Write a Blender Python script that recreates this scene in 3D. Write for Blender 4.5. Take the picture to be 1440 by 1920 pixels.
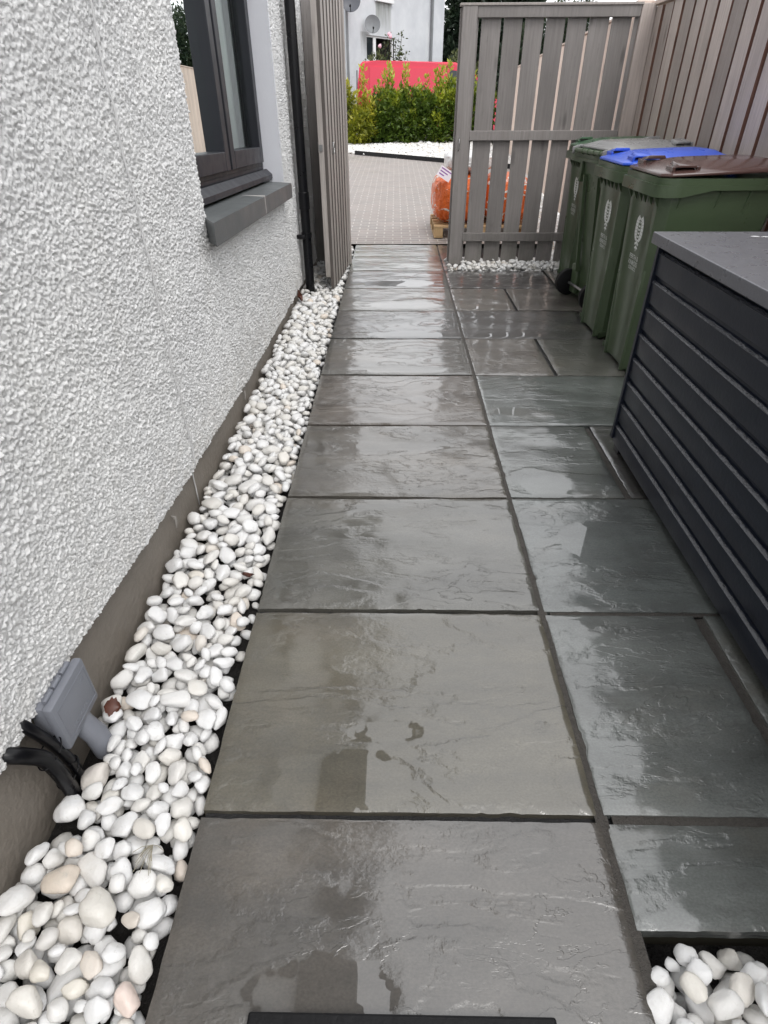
import bpy, bmesh, math, random
import numpy as np
from mathutils import Vector, Matrix, Euler

for o in list(bpy.data.objects):
    bpy.data.objects.remove(o)
S = bpy.context.scene
COL = S.collection
rng = np.random.default_rng(7)
random.seed(7)
R_ = math.radians

# ---------------------------------------------------------------- camera
cam = bpy.data.objects.new('camera', bpy.data.cameras.new('camera'))
COL.objects.link(cam)
S.camera = cam
cam.data.sensor_fit = 'HORIZONTAL'
cam.data.sensor_width = 36.0
cam.data.lens = 36.0 * 1087.5 / 1440.0
cam.data.clip_start = 0.02
cam.data.clip_end = 2000
PITCH, YAW, ROLL = 0.616984, -0.0182330, -0.0038891
f_ = Vector((math.sin(YAW) * math.cos(PITCH), math.cos(YAW) * math.cos(PITCH), -math.sin(PITCH)))
r_ = f_.cross(Vector((0, 0, 1))).normalized()
u_ = r_.cross(f_)
c_, s_ = math.cos(ROLL), math.sin(ROLL)
rr, uu = c_ * r_ + s_ * u_, -s_ * r_ + c_ * u_
cam.matrix_world = Matrix(((rr.x, uu.x, -f_.x, 0.41806), (rr.y, uu.y, -f_.y, 0.0), (rr.z, uu.z, -f_.z, 1.28), (0, 0, 0, 1)))
S.render.resolution_x, S.render.resolution_y = 768, 1024

# ---------------------------------------------------------------- sky, sun, exposure
SUN_EL, SUN_ROT = R_(58), R_(150)
W = bpy.data.worlds.new('World')
S.world = W
W.use_nodes = True
wn, wl = W.node_tree.nodes, W.node_tree.links
wn.clear()
sky = wn.new('ShaderNodeTexSky')
sky.sky_type = 'NISHITA'
sky.sun_disc = False
sky.sun_elevation = SUN_EL
sky.sun_rotation = SUN_ROT
sky.air_density, sky.dust_density, sky.ozone_density = 1.0, 3.0, 1.0
hs = wn.new('ShaderNodeHueSaturation')
hs.inputs['Saturation'].default_value = 0.12
mx = wn.new('ShaderNodeMix'); mx.data_type = 'RGBA'
mx.inputs['Factor'].default_value = 0.6
mx.inputs['B'].default_value = (11.9, 12.0, 12.2, 1)     # even cloud cover
bg = wn.new('ShaderNodeBackground')
bg.inputs['Strength'].default_value = 0.1
wo = wn.new('ShaderNodeOutputWorld')
wl.new(sky.outputs[0], hs.inputs['Color'])
wl.new(hs.outputs[0], mx.inputs['A'])
wl.new(mx.outputs['Result'], bg.inputs['Color'])
wl.new(bg.outputs[0], wo.inputs['Surface'])
sun = bpy.data.objects.new('sun', bpy.data.lights.new('sun', 'SUN'))
COL.objects.link(sun)
sun.data.energy = 0.5
sun.data.angle = R_(25)
sun.data.color = (1.0, 0.97, 0.93)
sd = Vector((math.sin(SUN_ROT) * math.cos(SUN_EL), math.cos(SUN_ROT) * math.cos(SUN_EL), math.sin(SUN_EL)))
sun.rotation_euler = sd.to_track_quat('Z', 'Y').to_euler()
S.view_settings.view_transform = 'Standard'
S.view_settings.look = 'None'
S.view_settings.exposure = 0.90
S.view_settings.gamma = 1.0
S.cycles.max_bounces = 8
S.cycles.diffuse_bounces = 4
S.cycles.glossy_bounces = 4
S.cycles.transparent_max_bounces = 12
S.cycles.use_denoising = True

# ---------------------------------------------------------------- helpers: objects
def tag(o, label=None, cat=None, group=None, kind=None):
    if label: o['label'] = label
    if cat: o['category'] = cat
    if group: o['group'] = group
    if kind: o['kind'] = kind
    return o

def empty(name, loc=(0, 0, 0), **k):
    o = bpy.data.objects.new(name, None)
    COL.objects.link(o)
    o.empty_display_size = 0.1
    o.location = loc
    return tag(o, **k)

def link(name, me, mat=None, parent=None, smooth=False, **k):
    o = bpy.data.objects.new(name, me)
    COL.objects.link(o)
    if mat is not None:
        for m in (mat if isinstance(mat, (list, tuple)) else [mat]):
            me.materials.append(m)
    if smooth is True:
        me.polygons.foreach_set('use_smooth', [True] * len(me.polygons))
    elif smooth:
        me.polygons.foreach_set('use_smooth', [True] * len(me.polygons))
        me.set_sharp_from_angle(angle=R_(smooth))
    if parent is not None:
        o.parent = parent
        p, m = parent, Matrix()
        while p is not None:
            b = p.matrix_basis
            m = p.matrix_parent_inverse @ b @ m if p.parent else b @ m
            p = p.parent
        o.matrix_parent_inverse = m.inverted()
    return tag(o, **k)

class MB:
    """collects boxes, prisms, tubes and lofts in world coordinates; builds ONE mesh object"""
    def __init__(s):
        s.bm = bmesh.new()
    def faces(s, vs, fs, mi=0):
        v = [s.bm.verts.new(p) for p in vs]
        out = []
        for f in fs:
            try:
                q = s.bm.faces.new([v[i] for i in f]); q.material_index = mi; out.append(q)
            except ValueError:
                pass
        return v, out
    def box(s, x0, x1, y0, y1, z0, z1, bev=0.0, mi=0, M=None):
        vs = [(x, y, z) for x in (x0, x1) for y in (y0, y1) for z in (z0, z1)]
        if M is not None: vs = [M @ Vector(p) for p in vs]
        v, f = s.faces(vs, [(0, 1, 3, 2), (4, 6, 7, 5), (0, 4, 5, 1), (2, 3, 7, 6), (0, 2, 6, 4), (1, 5, 7, 3)], mi)
        if bev > 0:
            es = list({e for q in f for e in q.edges})
            bmesh.ops.bevel(s.bm, geom=es, offset=bev, segments=2, affect='EDGES', profile=0.5)
        return s
    def loft(s, rings, cap=True, closed=True, mi=0, mis=None):
        R = [[s.bm.verts.new(p) for p in r] for r in rings]
        n = len(R[0])
        for a, b in zip(R, R[1:]):
            for i in range(n if closed else n - 1):
                j = (i + 1) % n
                q = s.bm.faces.new((a[i], a[j], b[j], b[i])); q.material_index = mis[i] if mis else mi
        if cap:
            for r in (R[0][::-1], R[-1]):
                q = s.bm.faces.new(r); q.material_index = mi
        return s
    def prism(s, poly, fn, t0, t1, mi=0):
        """poly: 2-D outline, fn(a, b, t) -> 3-D"""
        return s.loft([[fn(a, b, t) for a, b in poly] for t in (t0, t1)], mi=mi)
    def tube(s, pts, r, n=12, cap=True, mi=0):
        pts = [Vector(p) for p in pts]
        rs = r if isinstance(r, (list, tuple)) else [r] * len(pts)
        rings = []
        t0 = (pts[1] - pts[0]).normalized()
        nrm = t0.orthogonal().normalized()
        for i, p in enumerate(pts):
            t = (pts[min(i + 1, len(pts) - 1)] - pts[max(i - 1, 0)]).normalized()
            nrm = (nrm - t * nrm.dot(t)).normalized()
            b = t.cross(nrm)
            rings.append([p + rs[i] * (math.cos(6.28318 * k / n) * nrm + math.sin(6.28318 * k / n) * b) for k in range(n)])
        return s.loft(rings, cap=cap, mi=mi)
    def build(s, name, mat=None, parent=None, smooth=False, bev=0.0, seg=2, **k):
        bm = s.bm
        if bev > 0:
            es = [e for e in bm.edges if len(e.link_faces) == 2 and e.calc_face_angle(0) > 0.5]
            bmesh.ops.bevel(bm, geom=es, offset=bev, segments=seg, affect='EDGES', profile=0.5, clamp_overlap=True)
        bmesh.ops.recalc_face_normals(bm, faces=bm.faces)
        me = bpy.data.meshes.new(name)
        bm.to_mesh(me); bm.free()
        return link(name, me, mat, parent, smooth, **k)

def np_mesh(name, V, F, attrs=None):
    """V (n,3), F (m,k) arrays -> mesh; attrs: {name: per-vertex float array}"""
    V = np.asarray(V, np.float32); F = np.asarray(F, np.int32)
    me = bpy.data.meshes.new(name)
    me.vertices.add(len(V)); me.vertices.foreach_set('co', V.ravel())
    k = F.shape[1]
    me.loops.add(F.size); me.loops.foreach_set('vertex_index', F.ravel())
    me.polygons.add(len(F)); me.polygons.foreach_set('loop_start', np.arange(len(F), dtype=np.int32) * k)
    me.update(calc_edges=True)
    for nm, a in (attrs or {}).items():
        at = me.attributes.new(nm, 'FLOAT', 'POINT'); at.data.foreach_set('value', np.asarray(a, np.float32))
    return me

# value noise
_T = np.random.default_rng(3).random((256, 256))
def vn(x, y, sd=0):
    x = np.asarray(x, float) + sd * 17.31; y = np.asarray(y, float) + sd * 9.17
    ix, iy = np.floor(x).astype(int), np.floor(y).astype(int)
    fx, fy = x - ix, y - iy
    fx, fy = fx * fx * (3 - 2 * fx), fy * fy * (3 - 2 * fy)
    a, b, c, d = _T[ix % 256, iy % 256], _T[(ix + 1) % 256, iy % 256], _T[ix % 256, (iy + 1) % 256], _T[(ix + 1) % 256, (iy + 1) % 256]
    return (a * (1 - fx) + b * fx) * (1 - fy) + (c * (1 - fx) + d * fx) * fy
def fbm(x, y, oct=4, sd=0, g=0.5):
    v, a, t = 0, 1, 0
    for i in range(oct):
        v = v + a * vn(x * 2 ** i, y * 2 ** i, sd + i * 3); t += a; a *= g
    return v / t

# ---------------------------------------------------------------- helpers: materials
class NM:
    def __init__(s, name):
        s.m = bpy.data.materials.new(name); s.m.use_nodes = True
        s.t = s.m.node_tree; s.t.nodes.clear()
        s.out = s.t.nodes.new('ShaderNodeOutputMaterial')
    def n(s, typ, inp=None, **props):
        nd = s.t.nodes.new('ShaderNode' + typ)
        for k, v in props.items(): setattr(nd, k, v)
        for k, v in (inp or {}).items():
            sk = nd.inputs[k]
            if isinstance(v, bpy.types.NodeSocket): s.t.links.new(v, sk)
            else:
                if sk.type == 'RGBA' and len(v) == 3: v = (*v, 1)
                sk.default_value = v
        return nd
    def math(s, op, a, b=0.0, c=0.0, clamp=False):
        return s.n('Math', {0: a, 1: b, 2: c}, operation=op, use_clamp=clamp).outputs[0]
    def mix(s, f, a, b, mode='MIX'):
        nd = s.n('Mix', None, data_type='RGBA', blend_type=mode)
        for k, v in (('Factor', f), ('A', a), ('B', b)):
            sk = [i for i in nd.inputs if i.name == k and (k == 'Factor' and i.type == 'VALUE' or k != 'Factor' and i.type == 'RGBA')][0]
            if isinstance(v, bpy.types.NodeSocket): s.t.links.new(v, sk)
            elif k == 'Factor': sk.default_value = v
            else: sk.default_value = (*v, 1) if len(v) == 3 else v
        return [o for o in nd.outputs if o.type == 'RGBA'][0]
    def ramp(s, v, lo, hi, a=0.0, b=1.0, smooth=False):
        return s.n('MapRange', {0: v, 1: lo, 2: hi, 3: a, 4: b}, interpolation_type='SMOOTHSTEP' if smooth else 'LINEAR').outputs[0]
    def obj(s, scale=(1, 1, 1), rand=0.0):
        c = s.n('TexCoord').outputs['Object']
        if rand:
            r = s.math('MULTIPLY', s.n('ObjectInfo').outputs['Random'], rand)
            c = s.n('VectorMath', {0: c, 1: s.n('CombineXYZ', {0: r, 1: r, 2: r}).outputs[0]}, operation='ADD').outputs[0]
        return s.n('VectorMath', {0: c, 1: scale}, operation='MULTIPLY').outputs[0]
    def noise(s, vec, scale, detail=4, rough=0.5, dist=0.0):
        return s.n('TexNoise', {'Vector': vec, 'Scale': scale, 'Detail': detail, 'Roughness': rough, 'Distortion': dist}).outputs['Fac']
    def bump(s, h, dist=1.0, strength=1.0, normal=None):
        i = {'Height': h, 'Distance': dist, 'Strength': strength}
        if normal is not None: i['Normal'] = normal
        return s.n('Bump', i).outputs[0]
    def pbsdf(s, col, rough=0.5, normal=None, spec=0.5, **kw):
        i = {'Base Color': col, 'Roughness': rough, 'Specular IOR Level': spec}
        i.update({k.replace('_', ' '): v for k, v in kw.items()})
        if normal is not None: i['Normal'] = normal
        p = s.n('BsdfPrincipled', i)
        s.t.links.new(p.outputs[0], s.out.inputs['Surface'])
        return s.m

def plain(name, col, rough=0.5, spec=0.5, var=0.12, scale=6.0, bump=0.0, bscale=60.0, **kw):
    """a slightly mottled, slightly uneven surface"""
    m = NM(name)
    o = m.obj()
    n = m.noise(o, scale, 5, 0.6)
    c = m.mix(n, tuple(v * (1 - var) for v in col), tuple(min(1, v * (1 + var)) for v in col))
    r = m.ramp(m.noise(o, scale * 2.3, 3), 0.3, 0.7, rough * 0.85, min(1, rough * 1.15))
    nb = m.bump(m.noise(o, bscale, 4, 0.6), 1.0, bump) if bump else None
    if nb is not None:
        nb = m.bump(m.math('MULTIPLY', m.noise(o, bscale, 4, 0.6), bump), 1.0, 1.0)
    return m.pbsdf(c, r, nb, spec, **kw)

def wood(name, a, b, rough=0.6, gx=9.0, rnd=0.30, spec=0.35):
    m = NM(name)
    rd = m.n('ObjectInfo').outputs['Random']
    o = m.obj((gx * 3, gx * 3, 1.0), 13.0)
    g = m.noise(o, 3.0, 8, 0.62, 0.6)
    big = m.noise(m.obj((3, 3, 0.8), 5.0), 2.0, 3)
    c = m.mix(m.ramp(g, 0.3, 0.7), a, b)
    c = m.mix(m.ramp(big, 0.35, 0.7, 0.0, 0.45), c, tuple(v * 0.75 for v in a))
    vo = m.n('TexVoronoi', {'Vector': m.obj((7, 7, 1.9), 21.0), 'Scale': 1.0, 'Randomness': 1.0})
    knot = m.ramp(vo.outputs['Distance'], 0.04, 0.17, 1.0, 0.0, True)
    c = m.mix(m.math('MULTIPLY', knot, 0.65), c, tuple(v * 0.45 for v in a))
    zz = m.n('SeparateXYZ', {0: m.n('NewGeometry').outputs['Position']}).outputs[2]
    damp = m.math('MULTIPLY', m.ramp(zz, 0.05, 0.5, 0.5, 0.0, True), m.ramp(m.noise(m.obj((9, 9, 3), 3.0), 1.0, 5, 0.7), 0.35, 0.65))
    c = m.mix(damp, c, tuple(v * q for v, q in zip(a, (0.5, 0.55, 0.45))))
    mould = m.ramp(m.noise(m.obj((16, 16, 5), 9.0), 1.3, 7, 0.75), 0.58, 0.72, 0, 0.4)
    c = m.mix(mould, c, tuple(v * 0.5 for v in a))
    br = m.ramp(rd, 0, 1, 1 - rnd, 1 + rnd)
    c = m.mix(1.0, c, m.n('CombineColor', {0: br, 1: br, 2: br}).outputs[0], 'MULTIPLY')
    h = m.math('ADD', m.math('MULTIPLY', g, 0.0022), m.math('MULTIPLY', knot, -0.001))
    return m.pbsdf(c, m.ramp(g, 0.3, 0.7, rough * 0.9, min(1, rough * 1.2)), m.bump(h), spec)

def slab_mat(name):
    m = NM(name)
    oi = m.n('ObjectInfo')
    P = m.obj((1, 1, 1), 37.0)
    P2 = m.obj((0.75, 2.0, 1), 37.0)
    n1 = m.noise(P2, 2.0, 5, 0.5, 0.4)
    n1b = m.math('ADD', n1, m.math('MULTIPLY', m.noise(P, 26.0, 5, 0.65), 0.085))
    v = m.math('MULTIPLY', n1b, 10.0)
    fr = m.math('FRACT', v)
    st = m.math('ADD', m.math('FLOOR', v), m.ramp(fr, 0.62, 1.0, 0, 1, True))
    n2 = m.noise(m.obj((1.0, 2.2, 1), 51.0), 3.0, 7, 0.6, 0.5)
    v2 = m.math('MULTIPLY', n2, 9.0)
    st2 = m.math('ADD', m.math('FLOOR', v2), m.ramp(m.math('FRACT', v2), 0.88, 1.0, 0, 1, True))
    patch = m.ramp(m.noise(P, 3.3, 3), 0.46, 0.66, 0, 1, True)
    patch2 = m.ramp(m.noise(m.obj((1, 1, 1), 71.0), 1.7, 3), 0.50, 0.64, 0, 1, True)
    fine = m.noise(m.obj((1, 1.6, 1), 11.0), 55.0, 5, 0.6)
    stre = m.noise(m.obj((2.0, 26, 1), 19.0), 2.0, 4, 0.55)
    h = m.math('MULTIPLY', st, 0.0026)
    h = m.math('ADD', h, m.math('MULTIPLY', m.math('MULTIPLY', st2, patch2), 0.0017))
    h = m.math('ADD', h, m.math('MULTIPLY', n1, 0.006))
    h = m.math('ADD', h, m.math('MULTIPLY', m.math('MULTIPLY', fine, patch), 0.0022))
    h = m.math('ADD', h, m.math('MULTIPLY', fine, 0.00028))
    h = m.math('ADD', h, m.math('MULTIPLY', m.noise(m.obj((1, 1.3, 1), 7.0), 130.0, 3, 0.6), 0.00009))
    h = m.math('ADD', h, m.math('MULTIPLY', stre, 0.0011))
    pool = m.ramp(m.n('Attribute', None, attribute_name='pool').outputs['Fac'], 0.0, 0.5, 0, 1, True)
    nb = m.n('Bump', {'Height': h, 'Distance': 1.0, 'Strength': m.ramp(pool, 0, 1, 0.85, 0.0)}).outputs[0]
    c0 = oi.outputs['Color']
    big = m.noise(m.obj((0.9, 2.6, 1), 5.0), 2.3, 6, 0.6)
    k = m.ramp(big, 0.3, 0.7, 0.72, 1.38)
    c = m.mix(1.0, c0, m.n('CombineColor', {0: k, 1: k, 2: k}).outputs[0], 'MULTIPLY')
    iron = m.ramp(m.noise(m.obj((1, 1.7, 1), 91.0), 1.4, 5, 0.6), 0.52, 0.74, 0.0, 0.25, True)
    c = m.mix(iron, c, (0.17, 0.13, 0.085))
    fr2 = m.math('FRACT', v2)
    gr = m.ramp(m.noise(m.obj((1, 1.4, 1), 3.0), 170.0, 3, 0.6), 0.3, 0.7, 0.80, 1.20)
    c = m.mix(1.0, c, m.n('CombineColor', {0: gr, 1: gr, 2: gr}).outputs[0], 'MULTIPLY')
    blot = m.ramp(m.noise(m.obj((1, 1.8, 1), 33.0), 6.0, 6, 0.7), 0.48, 0.70, 0, 0.4)
    c = m.mix(blot, c, (0.052, 0.050, 0.045))
    edge = m.ramp(m.math('ADD', m.ramp(fr2, 0.84, 0.93), m.ramp(fr2, 0.93, 1.0, 0, -1)), 0.3, 1.0, 0, 0.35)
    c = m.mix(m.math('MULTIPLY', m.math('MULTIPLY', edge, patch2), 0.6), c, (0.03, 0.03, 0.028))
    r = m.ramp(m.noise(P, 2.7, 4), 0.3, 0.7, 0.10, 0.24)
    r = m.math('ADD', r, m.math('MULTIPLY', patch, 0.05))
    r = m.mix(pool, m.n('CombineColor', {0: r, 1: r, 2: r}).outputs[0], (0.015, 0.015, 0.015))
    r = m.n('SeparateColor', {0: r}).outputs[0]
    cn = m.n('Bump', {'Height': h, 'Distance': 1.0, 'Strength': m.ramp(pool, 0, 1, 0.42, 0.0)}).outputs[0]
    cr = m.ramp(m.noise(P, 4.1, 4), 0.35, 0.7, 0.03, 0.13)
    cr = m.math('MULTIPLY', cr, m.ramp(pool, 0, 1, 1, 0.05))
    return m.pbsdf(c, 0.35, nb, 0.5, IOR=1.5, Coat_Weight=1.0, Coat_Roughness=cr, Coat_IOR=1.85, Coat_Normal=cn)

def roughcast_mat():
    m = NM('roughcast')
    o = m.obj()
    n = m.noise(o, 190.0, 6, 0.7)
    big = m.noise(o, 1.4, 4)
    c = m.mix(m.ramp(big, 0.35, 0.7), (0.79, 0.79, 0.79), (0.85, 0.85, 0.84))
    c = m.mix(m.ramp(m.noise(o, 90.0, 3), 0.62, 0.78, 0, 0.35), c, (0.55, 0.54, 0.52))
    zz = m.n('SeparateXYZ', {0: o}).outputs[2]           # splash dirt low on the wall
    sp = m.math('MULTIPLY', m.ramp(zz, 0.1, 0.45, 0.45, 0.0, True), m.ramp(m.noise(o, 14.0, 6, 0.7), 0.40, 0.68))
    c = m.mix(sp, c, (0.46, 0.42, 0.36))
    ru = m.noise(m.obj((14, 14, 0.7)), 1.0, 4, 0.6)
    c = m.mix(m.ramp(ru, 0.56, 0.75, 0, 0.22), c, (0.58, 0.57, 0.53))
    return m.pbsdf(c, 0.75, m.bump(m.math('MULTIPLY', n, 0.004)), 0.3)

def stone_mat():
    m = NM('white_stone')
    t = m.n('Attribute', None, attribute_name='tint').outputs['Fac']
    rd = m.n('ObjectInfo')
    t = m.math('FRACT', m.math('ADD', t, rd.outputs['Random']))
    o = m.n('NewGeometry').outputs['Position']
    n = m.noise(o, 32.0, 6, 0.65, 0.6)
    vein = m.ramp(m.noise(o, 26.0, 7, 0.72, 1.6), 0.585, 0.68, 0, 0.5)
    c = m.mix(m.ramp(t, 0.45, 0.95), (0.79, 0.79, 0.79), (0.72, 0.70, 0.66))
    c = m.mix(m.ramp(t, 0.95, 0.985), c, (0.74, 0.66, 0.58))
    c = m.mix(m.ramp(n, 0.42, 0.70, 0, 0.30), c, (0.64, 0.62, 0.58))
    c = m.mix(vein, c, (0.50, 0.49, 0.46))
    dirt = m.ramp(m.noise(o, 5.0, 6, 0.7), 0.52, 0.75, 0, 0.35)
    c = m.mix(dirt, c, (0.50, 0.45, 0.36))
    c = m.mix(1.0, c, rd.outputs['Color'], 'MULTIPLY')
    h = m.math('MULTIPLY', m.noise(o, 150.0, 4, 0.6), 0.0012)
    return m.pbsdf(c, m.ramp(n, 0.3, 0.7, 0.32, 0.5), m.bump(h), 0.45)

def leaf_mat(name, a, b, c3, rough=0.4):
    m = NM(name)
    t = m.n('Attribute', None, attribute_name='tint').outputs['Fac']
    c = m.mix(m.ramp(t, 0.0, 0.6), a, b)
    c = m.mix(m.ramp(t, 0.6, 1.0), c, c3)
    p = m.n('BsdfPrincipled', {'Base Color': c, 'Roughness': rough, 'Specular IOR Level': 0.5})
    tr = m.n('BsdfTranslucent', {'Color': c})
    mxs = m.n('MixShader', {0: 0.25, 1: p.outputs[0], 2: tr.outputs[0]})
    m.t.links.new(mxs.outputs[0], m.out.inputs['Surface'])
    return m.m

def glass_mat():
    m = NM('window_glass')
    fr = m.n('Fresnel', {'IOR': 1.7}).outputs[0]
    g = m.n('BsdfGlossy', {'Color': (0.95, 1, 0.98), 'Roughness': 0.0})
    t = m.n('BsdfTransparent', {'Color': (0.92, 0.96, 0.94)})
    x = m.n('MixShader', {0: fr, 1: t.outputs[0], 2: g.outputs[0]})
    m.t.links.new(x.outputs[0], m.out.inputs['Surface'])
    return m.m

def drive_mat():
    m = NM('block_paving')
    o = m.obj()
    br = m.n('TexBrick', {'Vector': o, 'Color1': (0.310, 0.265, 0.245), 'Color2': (0.235, 0.215, 0.206), 'Mortar': (0.56, 0.53, 0.50),
                          'Scale': 1.0, 'Mortar Size': 0.009, 'Mortar Smooth': 0.3, 'Bias': 0.0, 'Brick Width': 0.2, 'Row Height': 0.1})
    n = m.noise(o, 1.1, 5)
    c = m.mix(m.ramp(n, 0.35, 0.7, 0, 0.5), br.outputs['Color'], (0.265, 0.235, 0.222))
    c = m.mix(m.ramp(m.noise(o, 90, 3), 0.35, 0.7, 0, 0.25), c, (0.46, 0.42, 0.40))
    h = m.math('ADD', m.math('MULTIPLY', br.outputs['Fac'], -0.004), m.math('MULTIPLY', m.noise(o, 120, 4), 0.003))
    return m.pbsdf(c, m.ramp(n, 0.3, 0.7, 0.32, 0.6), m.bump(h), 0.5)

def render_mat():
    """old painted render with dirty runs under the sill and the dish"""
    m = NM('old_render')
    o = m.obj()
    sx = m.n('SeparateXYZ', {0: o})
    n = m.noise(o, 1.6, 6, 0.6)
    c = m.mix(m.ramp(n, 0.35, 0.65), (0.60, 0.62, 0.655), (0.70, 0.72, 0.75))
    c = m.mix(m.ramp(m.noise(o, 22.0, 4), 0.5, 0.7, 0, 0.35), c, (0.60, 0.63, 0.65))
    run = m.noise(m.n('VectorMath', {0: o, 1: (9, 9, 0.9)}, operation='MULTIPLY').outputs[0], 1.0, 4)
    def band(x0, x1, z0, z1, k):
        a = m.math('MULTIPLY', m.ramp(sx.outputs[0], x0 - 0.05, x0 + 0.05, 0, 1, True), m.ramp(sx.outputs[0], x1 - 0.05, x1 + 0.05, 1, 0, True))
        b = m.math('MULTIPLY', m.ramp(sx.outputs[2], z0, z1, 0, 1, True), m.ramp(sx.outputs[2], z1, z1 + 0.03, 1, 0))
        return m.math('MULTIPLY', m.math('MULTIPLY', a, b), m.ramp(run, 0.25, 0.65, 0.25 * k, k))
    c = m.mix(band(1.66, 2.60, 2.9, 4.06, 0.85), c, (0.20, 0.21, 0.18))
    c = m.mix(band(0.75, 1.25, 2.3, 3.2, 0.6), c, (0.25, 0.25, 0.23))
    h = m.math('MULTIPLY', m.noise(o, 45.0, 5, 0.65), 0.02)
    return m.pbsdf(c, 0.8, m.bump(h), 0.25)

def sack_mat(name, colr, colw, thr):
    m = NM(name)
    o = m.obj()
    v = m.noise(m.n('VectorMath', {0: o, 1: (1, 1, 2.2)}, operation='MULTIPLY').outputs[0], 5.5, 3, 0.6, 1.2)
    f = m.ramp(v, thr - 0.02, thr + 0.02)
    c = m.mix(f, colr, colw)
    h = m.math('MULTIPLY', m.noise(o, 14.0, 4, 0.6, 1.5), 0.03)
    return m.pbsdf(c, 0.32, m.bump(h), 0.5)

M = {}
M['slab'] = slab_mat('wet_sandstone')
M['roughcast'] = roughcast_mat()
M['stone'] = stone_mat()
M['glass'] = glass_mat()
M['drive'] = drive_mat()
M['old_render'] = render_mat()
M['plinth'] = plain('plinth_render', (0.200, 0.176, 0.149), 0.55, var=0.22, scale=4.0, bump=0.004, bscale=45)
M['smooth_white'] = plain('smooth_white_paint', (0.74, 0.75, 0.80), 0.6, var=0.03, bump=0.001, bscale=90)
M['mortar'] = plain('wet_mortar', (0.072, 0.065, 0.058), 0.65, var=0.5, scale=90, bump=0.008, bscale=220)
M['joint'] = plain('dark_joint', (0.022, 0.022, 0.023), 0.5, var=0.4, scale=60, bump=0.006, bscale=160)
M['soil'] = plain('black_soil', (0.014, 0.012, 0.011), 0.7, var=0.5, scale=30, bump=0.03, bscale=70)
M['earth'] = plain('earth', (0.06, 0.055, 0.04), 0.9, var=0.4, scale=2)
M['tile'] = plain('sill_tile', (0.118, 0.127, 0.130), 0.42, var=0.12, scale=3, bump=0.001)
M['grout'] = plain('sill_grout', (0.6, 0.58, 0.56), 0.8)
M['frame'] = plain('anthracite_frame', (0.020, 0.0215, 0.028), 0.42, 0.35, var=0.06)
M['gasket'] = plain('black_gasket_and_shade', (0.008, 0.008, 0.009), 0.5)  # window gaskets, and the black shade blocks in the bin lid grips
M['black'] = plain('black_plastic', (0.006, 0.006, 0.0075), 0.3, 0.3, var=0.1)
M['rubber'] = plain('black_rubber', (0.007, 0.007, 0.008), 0.55, 0.25, bump=0.002)
M['grey_plastic'] = plain('grey_plastic', (0.20, 0.21, 0.24), 0.45, var=0.06, bump=0.0006, bscale=200)
M['fence'] = wood('stained_fence_wood', (0.40, 0.345, 0.315), (0.57, 0.495, 0.46), 0.55)
M['fence_back'] = wood('bare_brown_wood', (0.16, 0.080, 0.058), (0.23, 0.125, 0.095), 0.6)
M['gate'] = wood('stained_gate_wood', (0.215, 0.198, 0.19), (0.30, 0.278, 0.268), 0.55, rnd=0.14)
M['gate_edge'] = plain('dark_gate_edge', (0.10, 0.086, 0.078), 0.7)  # board edges coloured darker so the seams show as dark lines
M['gate_pale'] = wood('weathered_gate_wood', (0.31, 0.28, 0.262), (0.46, 0.42, 0.395), 0.55, rnd=0.12)
M['pale_wood'] = wood('pale_new_wood', (0.62, 0.49, 0.42), (0.78, 0.65, 0.57), 0.7, rnd=0.1)
M['pallet'] = wood('pallet_wood', (0.50, 0.33, 0.17), (0.66, 0.47, 0.27), 0.7, rnd=0.15)
M['bin'] = plain('green_bin_plastic', (0.068, 0.099, 0.053), 0.31, var=0.22, scale=2.5, bump=0.0008, bscale=120)
M['lid_brown'] = plain('brown_lid_plastic', (0.085, 0.046, 0.041), 0.17, var=0.1, scale=4)
M['lid_blue'] = plain('blue_lid_plastic', (0.035, 0.105, 0.62), 0.3, var=0.08, scale=4)
M['lid_grey'] = plain('grey_lid_plastic', (0.24, 0.24, 0.24), 0.27, var=0.12, scale=4)
M['lid_green'] = plain('green_lid_plastic', (0.05, 0.115, 0.06), 0.3, var=0.12, scale=4)
M['print'] = plain('white_print', (0.78, 0.80, 0.78), 0.5, var=0.1, scale=30)
M['metal'] = plain('zinc_steel', (0.42, 0.42, 0.42), 0.35, Metallic=0.9)
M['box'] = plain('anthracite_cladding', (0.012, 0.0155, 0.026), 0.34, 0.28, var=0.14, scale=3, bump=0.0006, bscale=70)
M['box_ledge'] = plain('wet_ledge_highlight', (0.055, 0.058, 0.068), 0.16, 0.8, var=0.6, scale=30, bump=0.004, bscale=90)  # wet ledges; the paler colour paints in their sky highlight
M['box_lid'] = plain('grey_lid_board', (0.118, 0.120, 0.136), 0.30, var=0.10, scale=9, bump=0.0010, bscale=110)
M['red'] = plain('red_paint', (0.62, 0.010, 0.050), 0.22, var=0.03, Coat_Weight=0.4)
M['car_glass'] = plain('dark_car_glass', (0.02, 0.025, 0.03), 0.06)
M['lamp_red'] = plain('red_lens', (0.35, 0.01, 0.01), 0.15)
M['white_upvc'] = plain('white_upvc', (0.80, 0.81, 0.82), 0.35, var=0.03)
M['dark_room'] = plain('dark_room', (0.05, 0.05, 0.05), 0.9)
M['dish_grey'] = plain('mesh_dish_grey', (0.20, 0.21, 0.22), 0.6, var=0.2)
M['dish_dark'] = plain('dark_dish_grey', (0.085, 0.09, 0.105), 0.5)
M['roof'] = plain('slate_roof', (0.10, 0.10, 0.11), 0.6, var=0.25, scale=9, bump=0.02, bscale=12)
M['soffit'] = plain('brown_soffit', (0.055, 0.045, 0.04), 0.5)
M['curtain'] = plain('white_curtain', (0.80, 0.84, 0.81), 0.9, var=0.05)
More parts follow.
